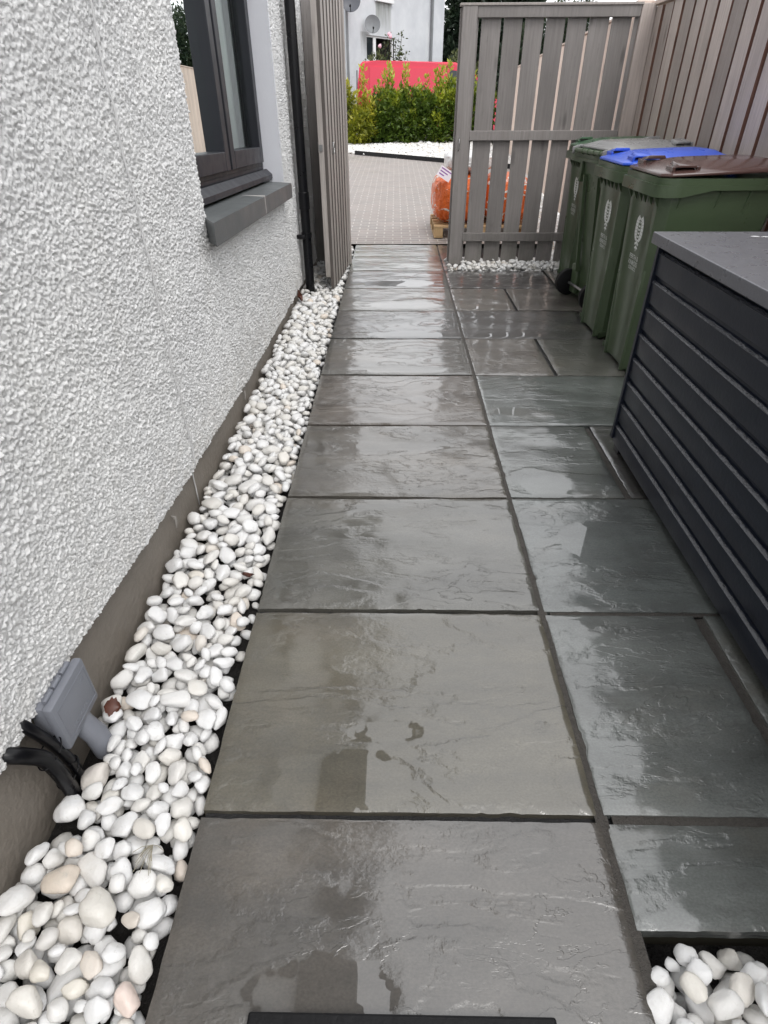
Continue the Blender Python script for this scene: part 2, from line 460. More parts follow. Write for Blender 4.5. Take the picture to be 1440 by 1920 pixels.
M['room'] = plain('room_wall', (0.30, 0.29, 0.27), 0.9)
M['dead_leaf'] = plain('dead_leaf', (0.085, 0.026, 0.014), 0.45, var=0.4, scale=40)
M['straw'] = plain('dry_grass', (0.34, 0.31, 0.24), 0.7)
M['petal'] = plain('pink_petal', (0.74, 0.47, 0.55), 0.6)
M['sack_orange'] = sack_mat('orange_white_sack', (0.75, 0.14, 0.02), (0.78, 0.76, 0.72), 0.60)
M['sack_white'] = sack_mat('white_sack', (0.80, 0.80, 0.80), (0.70, 0.55, 0.62), 0.70)
M['paper'] = plain('printed_label', (0.80, 0.74, 0.80), 0.6)
M['purple'] = plain('purple_ink', (0.22, 0.06, 0.30), 0.6)
M['leaf'] = leaf_mat('laurel_leaf', (0.028, 0.055, 0.012), (0.105, 0.17, 0.024), (0.40, 0.44, 0.04), 0.28)
M['leaf_yellow'] = leaf_mat('golden_leaf', (0.06, 0.085, 0.012), (0.20, 0.23, 0.02), (0.46, 0.43, 0.04), 0.35)
M['leaf_dark'] = leaf_mat('conifer_leaf', (0.008, 0.018, 0.010), (0.018, 0.036, 0.018), (0.045, 0.065, 0.026), 0.6)
M['leaf_mid'] = leaf_mat('bush_leaf', (0.030, 0.050, 0.018), (0.075, 0.100, 0.032), (0.17, 0.19, 0.08), 0.5)
M['bark'] = plain('bark', (0.055, 0.040, 0.028), 0.9, var=0.3, scale=12, bump=0.02, bscale=30)

# ---------------------------------------------------------------- ground
g = MB()
ys = [-60, 6.857, 26, 400]
zs = [-0.13, -0.13, 0.24, 0.24]
g.loft([[(-400, y, z), (400, y, z)] for y, z in zip(ys, zs)], cap=False, closed=False)
g.build('ground', M['earth'], kind='structure')
def dz(y): return 0.02 * (y - 6.857)
g = MB()
g.loft([[(-7, y, dz(y)), (2.75 + 0.08 * (y - 6.9), y, dz(y))] for y in (6.875, 17.4)], cap=False, closed=False)
g.build('driveway', M['drive'], kind='structure')

# ---------------------------------------------------------------- patio slabs
pat = empty('patio', kind='structure')
g = MB()
g.faces([(0.005, -1.5, -0.022), (0.9, -1.5, -0.022), (0.9, 6.855, -0.022), (0.005, 6.855, -0.022)], [(0, 1, 2, 3)])
g.faces([(0.9, 0.445, -0.022), (2.6, 0.445, -0.022), (2.6, 5.65, -0.022), (0.9, 5.65, -0.022)], [(0, 1, 2, 3)])
g.build('joint_bed', M['joint'], pat)
g = MB()
def strip(x0, x1, y0, y1, z):
    n = max(2, int(max(x1 - x0, y1 - y0) / 0.03))
    g.faces([(x0, y0, z), (x1, y0, z), (x1, y1, z), (x0, y1, z)], [(0, 1, 2, 3)])
strip(0.866, 0.894, 0.35, 5.66, -0.0075)
for y in (0.655, 1.292, 1.926): strip(0.904, 2.6, y - 0.02, y + 0.02, -0.009)
strip(1.33, 1.37, 0.678, 1.270, -0.014); strip(1.33, 1.37, 1.948, 2.53, -0.014)
g.build('mortar_joint', M['mortar'], pat)

def slab(x0, x1, y0, y1, col, pool=None, tilt=0.0):
    st = 0.0125 if y0 < 2.6 else 0.02
    nx, ny = max(4, int((x1 - x0) / st)), max(4, int((y1 - y0) / st))
    u, v = np.meshgrid(np.linspace(0, 1, nx + 1), np.linspace(0, 1, ny + 1), indexing='ij')
    sd = int(rng.integers(0, 200))
    X, Y = x0 + u * (x1 - x0), y0 + v * (y1 - y0)
    # hand-dressed edge
    def wob(t, k): return (fbm(t * 14, t * 0 + k, 3, sd) - 0.5) * 0.006 + (np.clip(fbm(t * 30, t * 0 + k, 2, sd + 9) - 0.72, 0, 1)) * 0.03
    X = X + wob(Y, 1) * (u == 0) * (1) - np.abs(wob(Y, 5)) * (u == 1)
    X = np.where(u == 0, x0 + np.abs(wob(Y, 1)), X)
    Y = np.where(v == 0, Y + np.abs(wob(X, 11)), np.where(v == 1, Y - np.abs(wob(X, 15)), Y))
    h = (fbm(X * 2.6 + sd, Y * 5.0, 4, sd) - 0.5) * 0.010 + (fbm(X * 9, Y * 16, 3, sd + 5) - 0.5) * 0.0022
    h = h - h.max() * 0.6
    P = np.zeros_like(h)
    if pool:
        for (px, py, rx, ry, dep) in pool:
            d = ((X - px) / rx) ** 2 + ((Y - py) / ry) ** 2 + (fbm(X * 18, Y * 18, 4, sd + 2) - 0.5) * 0.9
            P = np.maximum(P, np.clip((1.0 - d) / 0.12, 0, 1))
        lvl = h.mean()
        h = h * (1 - P) + (lvl - 0.001) * P
    ed = np.minimum(np.minimum(u * (x1 - x0), (1 - u) * (x1 - x0)), np.minimum(v * (y1 - y0), (1 - v) * (y1 - y0)))
    h = h - 0.0035 * np.clip(1 - ed / 0.010, 0, 1) ** 1.5 + tilt * (u - 0.5)
    V = np.stack([X, Y, h], -1).reshape(-1, 3)
    idx = np.arange((nx + 1) * (ny + 1)).reshape(nx + 1, ny + 1)
    F = np.stack([idx[:-1, :-1], idx[1:, :-1], idx[1:, 1:], idx[:-1, 1:]], -1).reshape(-1, 4)
    per = np.concatenate([idx[:, 0], idx[-1, 1:], idx[-2::-1, -1], idx[0, -2:0:-1]])
    b = len(V)
    Vb = V[per].copy(); Vb[:, 2] = -0.035
    m = len(per); i = np.arange(m); j = (i + 1) % m
    F = np.concatenate([F, np.stack([per[i], b + i, b + j, per[j]], -1)])
    c = np.array([(x0 + x1) / 2, (y0 + y1) / 2, 0])
    me = np_mesh('paving_slab', np.concatenate([V, Vb]) - c, F, {'pool': np.concatenate([P.ravel(), np.zeros(m)])})
    o = link('paving_slab', me, M['slab'], pat, 35)
    o.location = c
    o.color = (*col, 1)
    return o
PT = 0.6285
rows = [0.654 + PT * i for i in range(11)]
GB, BR, GG, DK, PB = (0.102, 0.093, 0.082), (0.112, 0.098, 0.078), (0.110, 0.118, 0.112), (0.062, 0.060, 0.058), (0.118, 0.108, 0.096)
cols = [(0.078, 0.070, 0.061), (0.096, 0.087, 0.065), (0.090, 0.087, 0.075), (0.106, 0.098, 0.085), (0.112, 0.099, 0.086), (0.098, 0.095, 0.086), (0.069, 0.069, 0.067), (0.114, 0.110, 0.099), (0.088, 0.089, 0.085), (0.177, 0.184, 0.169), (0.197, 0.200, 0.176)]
pools = {0: [(0.30, 0.34, 0.14, 0.05, 1)], 1: [(0.30, 0.735, 0.19, 0.075, 1), (0.40, 0.86, 0.09, 0.03, 1)], 3: [(0.42, 2.33, 0.26, 0.045, 1)],
         5: [(0.45, 3.25, 0.3, 0.05, 1)], 6: [(0.5, 3.87, 0.28, 0.07, 1)], 7: [(0.5, 4.55, 0.3, 0.10, 1)], 8: [(0.45, 5.2, 0.3, 0.12, 1)]}
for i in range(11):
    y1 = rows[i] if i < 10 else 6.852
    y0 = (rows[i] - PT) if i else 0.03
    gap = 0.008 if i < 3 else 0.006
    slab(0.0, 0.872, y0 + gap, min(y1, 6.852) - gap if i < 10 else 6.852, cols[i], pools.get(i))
slab(0.0, 0.872, -0.62, 0.012, GB)
ry = [0.445] + rows[:9]
right = [
    [(0.887, 1.80, GG)],
    [(0.887, 1.336, (0.115, 0.123, 0.117)), (1.366, 2.25, GG)],
    [(0.887, 1.80, (0.107, 0.117, 0.113))],
    [(0.887, 1.336, (0.11, 0.118, 0.112)), (1.362, 2.25, DK)],
    [(0.887, 1.80, (0.104, 0.115, 0.109))],
    [(0.887, 1.338, PB), (1.358, 2.25, (0.098, 0.096, 0.086))],
    [(0.887, 1.772, DK), (1.792, 2.38, GB)],
    [(0.887, 1.328, (0.126, 0.113, 0.099)), (1.346, 2.25, (0.116, 0.104, 0.093))],
    [(0.887, 1.775, (0.056, 0.052, 0.052)), (1.795, 2.38, GB)],
]
rpool = {2: [(1.16, 1.62, 0.14, 0.13, 1)], 1: [(0.99, 1.25, 0.07, 0.03, 1)], 3: [(1.05, 2.0, 0.1, 0.1, 1)], 4: [(1.02, 2.7, 0.1, 0.05, 1)], 6: [(1.2, 3.86, 0.25, 0.05, 1)], 7: [(1.1, 4.5, 0.18, 0.06, 1)]}
for i, rw in enumerate(right):
    for k, (x0, x1, c) in enumerate(rw):
        gap = 0.009 if i < 2 else 0.005
        slab(x0, x1, ry[i] + (gap if i else 0), ry[i + 1] - gap, c, rpool.get(i) if k == 0 else None)
slab(0.884, 1.02, 5.70, 6.85, (0.12, 0.11, 0.105))

# black mat at the near edge
g = MB()
g.box(0.178, 0.70, -0.25, 0.3105, 0.004, 0.016, 0.004)
g.build('door_mat', M['rubber'], label='black rubber mat at the bottom edge of the picture, lying on the nearest slab', cat='mat')

# bed bases
g = MB()
g.faces([(-0.37, -1, -0.075), (0.004, -1, -0.075), (0.004, 6.86, -0.075), (-0.37, 6.86, -0.075)], [(0, 1, 2, 3)])
g.faces([(0.875, -1, -0.085), (2.6, -1, -0.085), (2.6, 0.45, -0.085), (0.875, 0.45, -0.085)], [(0, 1, 2, 3)])
g.faces([(0.88, 5.64, -0.05), (2.8, 5.64, -0.05), (2.8, 6.86, -0.04), (0.88, 6.86, -0.04)], [(0, 1, 2, 3)])
g.build('soil', M['soil'], kind='structure')

# ---------------------------------------------------------------- house
WX = -0.335
house = empty('house', (WX, 4.0, 0), label='house with white roughcast wall, brown plinth and grey framed window on the left', cat='house')
ZB = lambda y: np.interp(y, [-3, 0.3, 0.93, 1.11, 1.65, 2.03, 3.03, 4.73, 8], [0.26, 0.222, 0.213, 0.197, 0.147, 0.133, 0.09, 0.058, -0.02])
OY0, OY1, OZ0, OZ1 = 2.555, 4.45, 0.84, 2.12
yl = np.unique(np.round(np.concatenate([[-3, -2, -1, 0], np.arange(0.2, 1.5, 0.0022), np.arange(1.5, 2.6, 0.0032), np.arange(2.6, 6.2, 0.0056), [6.6, 7, 7.5, 8], [OY0, OY1]]), 5))
zl = np.unique(np.round(np.concatenate([np.arange(0, 1.1, 0.0024), np.arange(1.1, 1.95, 0.0032), np.arange(1.95, 4.71, 0.1), [OZ0, OZ1]]), 5))
Yg, Zg = np.meshgrid(yl, zl, indexing='ij')
zb = ZB(Yg) + (fbm(Yg * 38, Yg * 0, 3, 4) - 0.5) * 0.016
Za = np.where(Zg < 0.4, zb + Zg / 0.4 * (0.4 - zb), Zg)
def lumps(Y, Z, cell, sd, rmin, rmax):
    """a coat of thrown pebbles: the highest of nearby round lumps"""
    gx, gy = Y / cell, Z / cell
    ix, iy = np.floor(gx).astype(int), np.floor(gy).astype(int)
    r2 = np.random.default_rng(sd); T1, T2, T3 = r2.random((512, 512)), r2.random((512, 512)), r2.random((512, 512))
    best = np.zeros_like(Y)
    for a in (-1, 0, 1):
        for b in (-1, 0, 1):
            jx, jy = (ix + a) % 512, (iy + b) % 512
            d2 = (gx - (ix + a + T1[jx, jy])) ** 2 + (gy - (iy + b + T2[jx, jy])) ** 2
            r = rmin + (rmax - rmin) * T3[jx, jy]
            best = np.maximum(best, np.sqrt(np.clip(r * r - d2, 0, None)) * cell)
    return best
wy = Yg + (fbm(Yg * 70, Zg * 150, 2, 21) - 0.5) * 0.004
wz = Za + (fbm(Yg * 70, Zg * 150, 2, 25) - 0.5) * 0.004
hh = lumps(wy, wz, 0.0066, 1, 0.15, 0.95) * 0.8 + lumps(wy, wz, 0.0046, 2, 0.1, 0.9) * 0.75 + lumps(wy, wz, 0.015, 5, 0.0, 0.42) * 0.6 + (fbm(Yg * 9, Za * 9, 3, 8) - 0.5) * 0.007 + (fbm(Yg * 160, Za * 160, 2, 12) - 0.5) * 0.003
hh = hh * np.interp(Yg, [0.5, 1.5, 4], [0.95, 1.1, 1.45])
hh = np.where((Yg < 0.2) | (Yg > 6.21) | (Zg > 1.96), 0.004, hh)
X = WX - 0.006 + hh
X[:, 0] = WX - 0.022
V = np.stack([X, Yg, Za], -1).reshape(-1, 3)
ni, nj = Yg.shape
idx = np.arange(ni * nj).reshape(ni, nj)
cy, cz = (yl[:-1] + yl[1:]) / 2, (zl[:-1] + zl[1:]) / 2
hole = ((cy > OY0) & (cy < OY1))[:, None] & ((cz > OZ0) & (cz < OZ1))[None, :]
F = np.stack([idx[:-1, :-1], idx[1:, :-1], idx[1:, 1:], idx[:-1, 1:]], -1)[~hole]
link('roughcast_wall', np_mesh('roughcast_wall', V, F), M['roughcast'], house, False)
del V, F, X, hh, wy, wz
g = MB()
yy = np.linspace(-3, 8, 60)
g.loft([[(WX - 0.0225 + 0.004 * math.sin(y * 5), y, float(ZB(y)) + 0.03), (WX - 0.020 + 0.004 * math.sin(y * 3.1), y, -0.09)] for y in yy], cap=False, closed=False)
g.build('plinth', M['plinth'], house, True)
g = MB()      # gable ends, back and eaves
g.faces([(WX - 0.01, 8, -0.1), (WX - 0.01, 8, 4.7), (-7, 8, 4.7), (-7, 8, -0.1)], [(0, 1, 2, 3)])
g.build('end_wall', M['roughcast'], house)
g = MB()
g.faces([(WX - 0.01, -3, -0.1), (WX - 0.01, -3, 4.7), (-7, -3, 4.7), (-7, -3, -0.1)], [(0, 1, 2, 3)])
g.build('end_wall', M['roughcast'], house)
g = MB()
g.box(WX, 0.02, -3.2, 8.2, 4.68, 4.72); g.box(0.0205, 0.045, -3.2, 8.2, 4.66, 4.86)
g.build('soffit', M['soffit'], house)
g = MB()
g.tube([(0.095, -3.2, 4.80), (0.095, 8.2, 4.80)], 0.055, 12)
g.build('gutter', M['black'], house, 40)
g = MB()
g.loft([[(0.08, y, 4.88), (-3.7, y, 7.2), (-7.4, y, 4.88), (-7.4, y, 4.80), (-3.7, y, 7.1), (0.06, y, 4.80)] for y in (-3.3, 8.3)])
g.build('roof', M['roof'], house)

# window in its recess
FX = -0.455
def hz(y): return -0.034 * (y - 3.5)
g = MB()
g.box(FX - 0.01, WX + 0.004, OY1 + 0.001, OY1 + 0.03, 0.80, 2.12)
g.box(FX - 0.01, WX - 0.004, OY0 - 0.03, OY0 - 0.001, 0.80, 2.12)
g.box(FX - 0.01, WX - 0.004, OY0, OY1, 2.121, 2.15)
g.build('window_reveal', M['smooth_white'], house)
win = MB()
def sbox(b, x0, x1, y0, y1, z0, z1, bev=0.004):
    Mx = Matrix(((1, 0, 0, 0), (0, 1, 0, 0), (0, -0.034, 1, 0.034 * 3.5), (0, 0, 0, 1)))
    b.box(x0, x1, y0, y1, z0, z1, bev, M=Mx)
# outer frame
sbox(win, FX - 0.07, FX, OY0, OY0 + 0.05, 0.90, 2.10); sbox(win, FX - 0.07, FX, OY1 - 0.05, OY1, 0.90, 2.10)
sbox(win, FX - 0.07, FX, OY0 + 0.05, OY1 - 0.05, 0.905, 0.965); sbox(win, FX - 0.07, FX, OY0 + 0.05, OY1 - 0.05, 2.05, 2.10)
sbox(win, FX - 0.07, FX, 3.48, 3.55, 0.966, 2.049)
wf = win.build('window', M['frame'], house)
g = MB()
g.prism([(FX + 0.0, 0.905), (FX + 0.012, 0.945), (FX + 0.02, 0.945), (FX + 0.055, 0.915), (FX + 0.055, 0.89), (FX, 0.88)], lambda a, b, t: (a, t, b + hz(t)), OY0 + 0.002, OY1 - 0.002)
g.build('frame_sill', M['frame'], wf, bev=0.002)
for y0, y1 in ((OY0 + 0.053, 3.497), (3.533, OY1 - 0.053)):
    g = MB()
    st = 0.085
    sbox(g, FX - 0.055, FX + 0.018, y0, y0 + st, 0.985, 2.045); sbox(g, FX - 0.055, FX + 0.018, y1 - st, y1, 0.985, 2.045)
    sbox(g, FX - 0.055, FX + 0.018, y0 + st + .0005, y1 - st - .0005, 0.985, 0.985 + st); sbox(g, FX - 0.055, FX + 0.018, y0 + st + .0005, y1 - st - .0005, 1.965, 2.045)
    sh = g.build('sash', M['frame'], wf)
    g = MB()
    g.faces([(FX - 0.03, y0 + 0.05, 1.0), (FX - 0.03, y1 - 0.05, 1.0), (FX - 0.03, y1 - 0.05, 2.03), (FX - 0.03, y0 + 0.05, 2.03)], [(0, 1, 2, 3)])
    g.build('pane', M['glass'], sh)
g = MB()
sbox(g, FX - 0.02, FX + 0.006, OY0 + 0.052, OY1 - 0.052, 0.9655, 0.9845, 0); sbox(g, FX - 0.02, FX + 0.006, 3.4975, 3.5325, 0.985, 2.045, 0)
g.build('gasket', M['gasket'], wf)
g = MB()
for k in range(90):
    pass
cur = [[(FX - 0.125 + 0.022 * math.sin(y * 60) + 0.012 * math.sin(y * 23), y, z) for y in np.linspace(3.72, 4.44, 90)] for z in (0.86, 2.12)]
g.loft(cur, cap=False, closed=False)
g.build('curtain', M['curtain'], house, True)
g = MB()
cur = [[(FX - 0.16 + 0.022 * math.sin(y * 60), y, z) for y in np.linspace(2.4, 2.66, 30)] for z in (0.86, 2.12)]
g.loft(cur, cap=False, closed=False)
g.build('curtain', M['curtain'], house, True)
g = MB()
g.faces([(x, y, z) for x in (-3.2, FX - 0.071) for y in (1.4, 5.4) for z in (0.0, 2.4)], [(0, 1, 3, 2), (0, 4, 5, 1), (2, 3, 7, 6), (0, 2, 6, 4), (1, 5, 7, 3)])
g.build('room_wall', M['room'], house)
# tiled sill
def sill(y0, y1, near=False):
    a = 0.14 if near else 0.0
    g = MB()
    rings = []
    for zt in (0, 1):
        pts = [(FX + 0.035, y0 + (0.13 if near else 0)), (WX - 0.002, y0 + (0.13 if near else 0)), (-0.268, y0), (-0.268, y1), (FX + 0.035, y1)]
        rings.append([(x, y, (0.877 if zt else 0.783) + hz(y) + (0.0 if not zt else (-0.01 * (x - FX) / 0.18))) for x, y in pts])
    g.loft(rings)
    return g
s1 = sill(2.415, 3.447, True).build('sill', M['tile'], house, bev=0.0025)
s2 = sill(3.4535, 4.392).build('sill', M['tile'], house, bev=0.0025)
g = MB()
g.box(FX + 0.036, -0.2672, 3.4472, 3.4533, 0.786, 0.8745)
g.build('sill_grout', M['grout'], house)

# downpipe
dp = empty('drainpipe', (-0.272, 4.96, 0), label='black round drainpipe on the roughcast wall beside the open gate leaf', cat='drainpipe')
g = MB()
g.tube([(-0.272, 4.96, -0.08), (-0.272, 4.96, 4.8)], 0.035, 20)
g.build('pipe', M['black'], dp, 40)
g = MB()
g.tube([(-0.272, 4.96, 0.60), (-0.272, 4.96, 0.605), (-0.272, 4.96, 0.715), (-0.272, 4.96, 0.72)], [0.036, 0.0405, 0.0405, 0.036], 20)
g.build('socket', M['black'], dp, 40)
g = MB()
g.tube([(-0.272, 4.96, 0.405), (-0.272, 4.96, 0.44)], 0.0395, 20)
g.box(-0.335, -0.272, 4.862, 4.895, 0.408, 0.437, 0.003); g.box(-0.30, -0.272, 4.895, 4.935, 0.408, 0.437, 0.003)
g.build('bracket', M['black'], dp, 40)

# thin cable down the wall
g = MB()
pts = [(-0.326 + 0.003 * math.sin(z * 31), 1.845 + (1.9 - z) * 0.018 + 0.004 * math.sin(z * 9), z) for z in np.linspace(2.4, 0.16, 90)]
pts += [(-0.349, 1.885, 0.14), (-0.351, 1.89, 0.05), (-0.351, 1.89, -0.03)]
g.tube(pts, 0.0028, 6)
g.build('cable', plain('white_painted_cable', (0.62, 0.62, 0.62), 0.6), True and None, True, label='thin painted cable running straight down the roughcast wall', cat='cable')
def peg(y, z, lab):
    g = MB()
    g.tube([(-0.356, y + 0.004, z + 0.012), (-0.343, y, z + 0.010), (-0.341, y - 0.002, z - 0.005), (-0.344, y - 0.004, z - 0.032)], [0.003, 0.006, 0.005, 0.002], 8)
    g.build('wall_plug', plain('grey_plug', (0.30, 0.28, 0.26), 0.6), None, 40, label=lab, cat='wall plug')
peg(1.63, 0.085, 'small grey plastic plug stuck in the brown plinth, nearer of two')
peg(2.76, 0.06, 'small grey plastic plug in the plinth, farther of two near the pebbles')

# grey junction box on the plinth
jb = empty('junction_box', (-0.30, 0.81, 0.2), label='grey plastic outdoor junction box with hinged cover on the plinth', cat='junction box')
FXB = -0.298
JO = Matrix.Translation((0, 0.033, -0.045))
g = MB()
g.box(-0.357, -0.3225, 0.747, 0.883, 0.098, 0.228, 0.006)
g.build('case', M['grey_plastic'], jb, 40)
g = MB()
g.box(-0.322, FXB, 0.741, 0.889, 0.092, 0.233, 0.007)
cov = g.build('cover', M['grey_plastic'], jb, 40)
g = MB()       # raised rim, latch mark and worn moulded marks
for y0, y1, z0, z1 in ((0.722, 0.846, 0.157, 0.1585), (0.722, 0.846, 0.2565, 0.258), (0.722, 0.7235, 0.1588, 0.2562), (0.8445, 0.846, 0.1588, 0.2562)):
    g.box(FXB - 0.001, FXB + 0.0012, y0, y1, z0, z1, M=JO)
for k in range(9):
    y = 0.748 + k * 0.0085
    g.tube([(FXB + 0.0004, 0.033 + y + 0.003 * math.cos(t), 0.127 + 0.004 * math.sin(t)) for t in np.linspace(0.6, 5.6 if k % 3 else 3.6, 9)], 0.0007, 5)
for q in ((0.815, 0.243, 0.829, 0.235), (0.815, 0.235, 0.829, 0.243), (0.829, 0.236, 0.829, 0.246)):
    g.tube([(FXB + 0.0004, q[0] + 0.033, q[1] - 0.045), (FXB + 0.0004, q[2] + 0.033, q[3] - 0.045)], 0.0008, 5)
g.build('moulded_mark', M['grey_plastic'], cov)
for k in range(3):
    g = MB()
    y = 0.760 + k * 0.038
    g.tube([(-0.322, y, 0.236), (-0.322, y + 0.026, 0.236)], 0.0055, 10); g.box(-0.329, -0.317, y + 0.0265, y + 0.034, 0.229, 0.240, 0.002)
    g.build('hinge', M['grey_plastic'], jb, 40)
g = MB()
g.tube([(-0.325, 0.825, 0.097), (-0.318, 0.825, 0.07), (-0.300, 0.827, 0.03), (-0.293, 0.828, -0.04)], 0.027, 18)
g.build('cable_spigot', M['grey_plastic'], jb, 40)
def conduit(pts, r, lab, ribbed):
    P = [Vector(p) for p in pts]
    out = []
    for i in range(len(P) - 1):           # Catmull-Rom
        a, b, c, d = P[max(i - 1, 0)], P[i], P[i + 1], P[min(i + 2, len(P) - 1)]
        for t in np.linspace(0, 1, 26, endpoint=False):
            out.append(0.5 * ((2 * b) + (c - a) * t + (2 * a - 5 * b + 4 * c - d) * t * t + (3 * b - a - 3 * c + d) * t ** 3))
    rr = [r * (1 + (0.10 if ribbed and i % 2 else 0)) for i in range(len(out))]
    g = MB(); g.tube(out, rr, 12)
    return g.build('conduit', M['black'], None, True, label=lab, cat='conduit')
conduit([(-0.40, 0.66, 0.235), (-0.345, 0.645, 0.228), (-0.322, 0.660, 0.200), (-0.315, 0.688, 0.14), (-0.312, 0.700, 0.05), (-0.312, 0.705, -0.06)], 0.0155, 'black ribbed conduit bending out of the wall, nearer of the tied pair', True)
conduit([(-0.39, 0.715, 0.245), (-0.350, 0.708, 0.24), (-0.331, 0.712, 0.205), (-0.326, 0.732, 0.13), (-0.318, 0.745, 0.04), (-0.318, 0.748, -0.06)], 0.0125, 'smooth black conduit close under the junction box, farther of the tied pair', False)
for z, y0 in ((0.135, 0.708), (0.035, 0.724)):
    g = MB()
    g.tube([(-0.318 + 0.021 * math.cos(t), y0 + 0.036 * math.sin(t), z + 0.008 * math.sin(t)) for t in np.linspace(0, 6.1, 26)], 0.0016, 6)
    g.build('cable_tie', M['black'], None, True, label='thin black cable tie round the two conduits, %s one' % ('upper' if z > 0.1 else 'lower'), cat='cable tie')

# ---------------------------------------------------------------- stones
def stone_variant(sd, sub=3):
    bm = bmesh.new()
    bmesh.ops.create_icosphere(bm, subdivisions=sub, radius=1.0)
    r2 = random.Random(sd)
    pl = [(Vector((r2.gauss(0, 1), r2.gauss(0, 1), r2.gauss(0, 0.6))).normalized(), r2.uniform(0.66, 0.92)) for _ in range(9)]
    off = Vector((r2.uniform(0, 50), r2.uniform(0, 50), r2.uniform(0, 50)))
    from mathutils import noise as mn
    sk = r2.uniform(-0.25, 0.25)
    for v in bm.verts:
        p = v.co.copy()
        q = Vector((math.copysign(abs(p.x) ** 0.92, p.x), math.copysign(abs(p.y) ** 0.92, p.y), p.z))
        for n, d in pl:
            t = q.dot(n) - d
            if t > 0: q -= n * t * 0.72
        q *= 1 + 0.16 * mn.noise(q * 1.1 + off) + 0.07 * mn.noise(q * 2.4 + off) + 0.025 * mn.noise(q * 5.5 + off)
        q.y *= 1 + sk * q.x
        v.co = q
    me = bpy.data.meshes.new('pebble')
    bm.to_mesh(me); bm.free()
    n = len(me.vertices)
    co = np.empty(n * 3, np.float32); me.vertices.foreach_get('co', co); co = co.reshape(-1, 3)
    co = (co - (co.max(0) + co.min(0)) / 2) / ((co.max(0) - co.min(0)) / 2)
    F = np.array([p.vertices[:] for p in me.polygons])
    bpy.data.meshes.remove(me)
    return co, F
VAR = [stone_variant(i) for i in range(16)]
VLO = [stone_variant(100 + i, 2) for i in range(12)]
VMI = [stone_variant(200 + i, 1) for i in range(8)]
VME = []
for i, (co, F) in enumerate(VAR):
    me = np_mesh('pebble', co, F, {'tint': np.full(len(co), (i * 0.37) % 1.0)})
    me.materials.append(M['stone'])
    me.polygons.foreach_set('use_smooth', [True] * len(me.polygons))
    VME.append(me)

class Bed:
    def __init__(s, x0, x1, y0, y1, base, cap, keep=None, res=0.004):
        s.x0, s.x1, s.y0, s.y1, s.res, s.cap, s.keep = x0, x1, y0, y1, res, cap, keep
        s.nx, s.ny = int((x1 - x0) / res), int((y1 - y0) / res)
        s.h = np.full((s.nx, s.ny), base, np.float32)
        s.stones = []
    def test(s, x, y, a, b, c, yaw):
        ca, sa = math.cos(yaw), math.sin(yaw)
        ex, ey = math.hypot(a * ca, b * sa), math.hypot(a * sa, b * ca)
        i0, i1 = int((x - ex - s.x0) / s.res), int((x + ex - s.x0) / s.res) + 1
        j0, j1 = int((y - ey - s.y0) / s.res), int((y + ey - s.y0) / s.res) + 1
        i0, j0, i1, j1 = max(i0, 0), max(j0, 0), min(i1, s.nx), min(j1, s.ny)
        if i1 - i0 < 2 or j1 - j0 < 2: return None
        gx = s.x0 + (np.arange(i0, i1) + 0.5) * s.res - x
        gy = s.y0 + (np.arange(j0, j1) + 0.5) * s.res - y
        u = (gx[:, None] * ca + gy[None, :] * sa) / a
        v = (-gx[:, None] * sa + gy[None, :] * ca) / b
        d = 1 - u * u - v * v
        k = np.sqrt(np.clip(d, 0, None)) * c
        w = s.h[i0:i1, j0:j1]
        z = float(np.where(d > 0.12, w + k, -9).max()) - 0.10 * c
        return z, (i0, i1, j0, j1), d, k, w, u, v
    def put(s, x, y, a, b, c, yaw, t, hero=None, force=False):
        z, (i0, i1, j0, j1), d, k, w, u, v = t
        if not force and z + c > s.cap(x, y): return False
        m = d > 0.05
        # lie along the slope it rests on
        ww = w[m]
        gu = float(((ww - ww.mean()) * u[m]).mean() / ((u[m] ** 2).mean() + 1e-6)) / a
        gv = float(((ww - ww.mean()) * v[m]).mean() / ((v[m] ** 2).mean() + 1e-6)) / b
        s.h[i0:i1, j0:j1] = np.where(m, np.maximum(w, z + k), w)
        s.stones.append(dict(p=(x, y, z), r=(a, b, c), yaw=yaw, tu=max(-0.5, min(0.5, gu * 0.8)), tv=max(-0.5, min(0.5, gv * 0.8)), hero=hero))
        return True
    def rand(s, n, sz, tries=6):
        for _ in range(n):
            k = sz * math.exp(random.gauss(0, 0.22))
            a = k * random.uniform(0.95, 1.35); b = k * random.uniform(0.72, 0.95); c = k * random.uniform(0.50, 0.68)
            best = None
            for _ in range(tries):
                yaw = random.uniform(0, 3.1416)
                ex = math.hypot(a * math.cos(yaw), b * math.sin(yaw)) * 0.93
                ey = math.hypot(a * math.sin(yaw), b * math.cos(yaw)) * 0.93
                if s.x0 + ex >= s.x1 - ex: continue
                x, y = random.uniform(s.x0 + ex, s.x1 - ex), random.uniform(s.y0 + ey, s.y1 - ey)
                if s.keep and not s.keep(x, y, a): continue
                t = s.test(x, y, a, b, c, yaw)
                if t and (best is None or t[0] < best[0][0]): best = (t, x, y, yaw)
            if best: s.put(best[1], best[2], a, b, c, best[3], best[0])

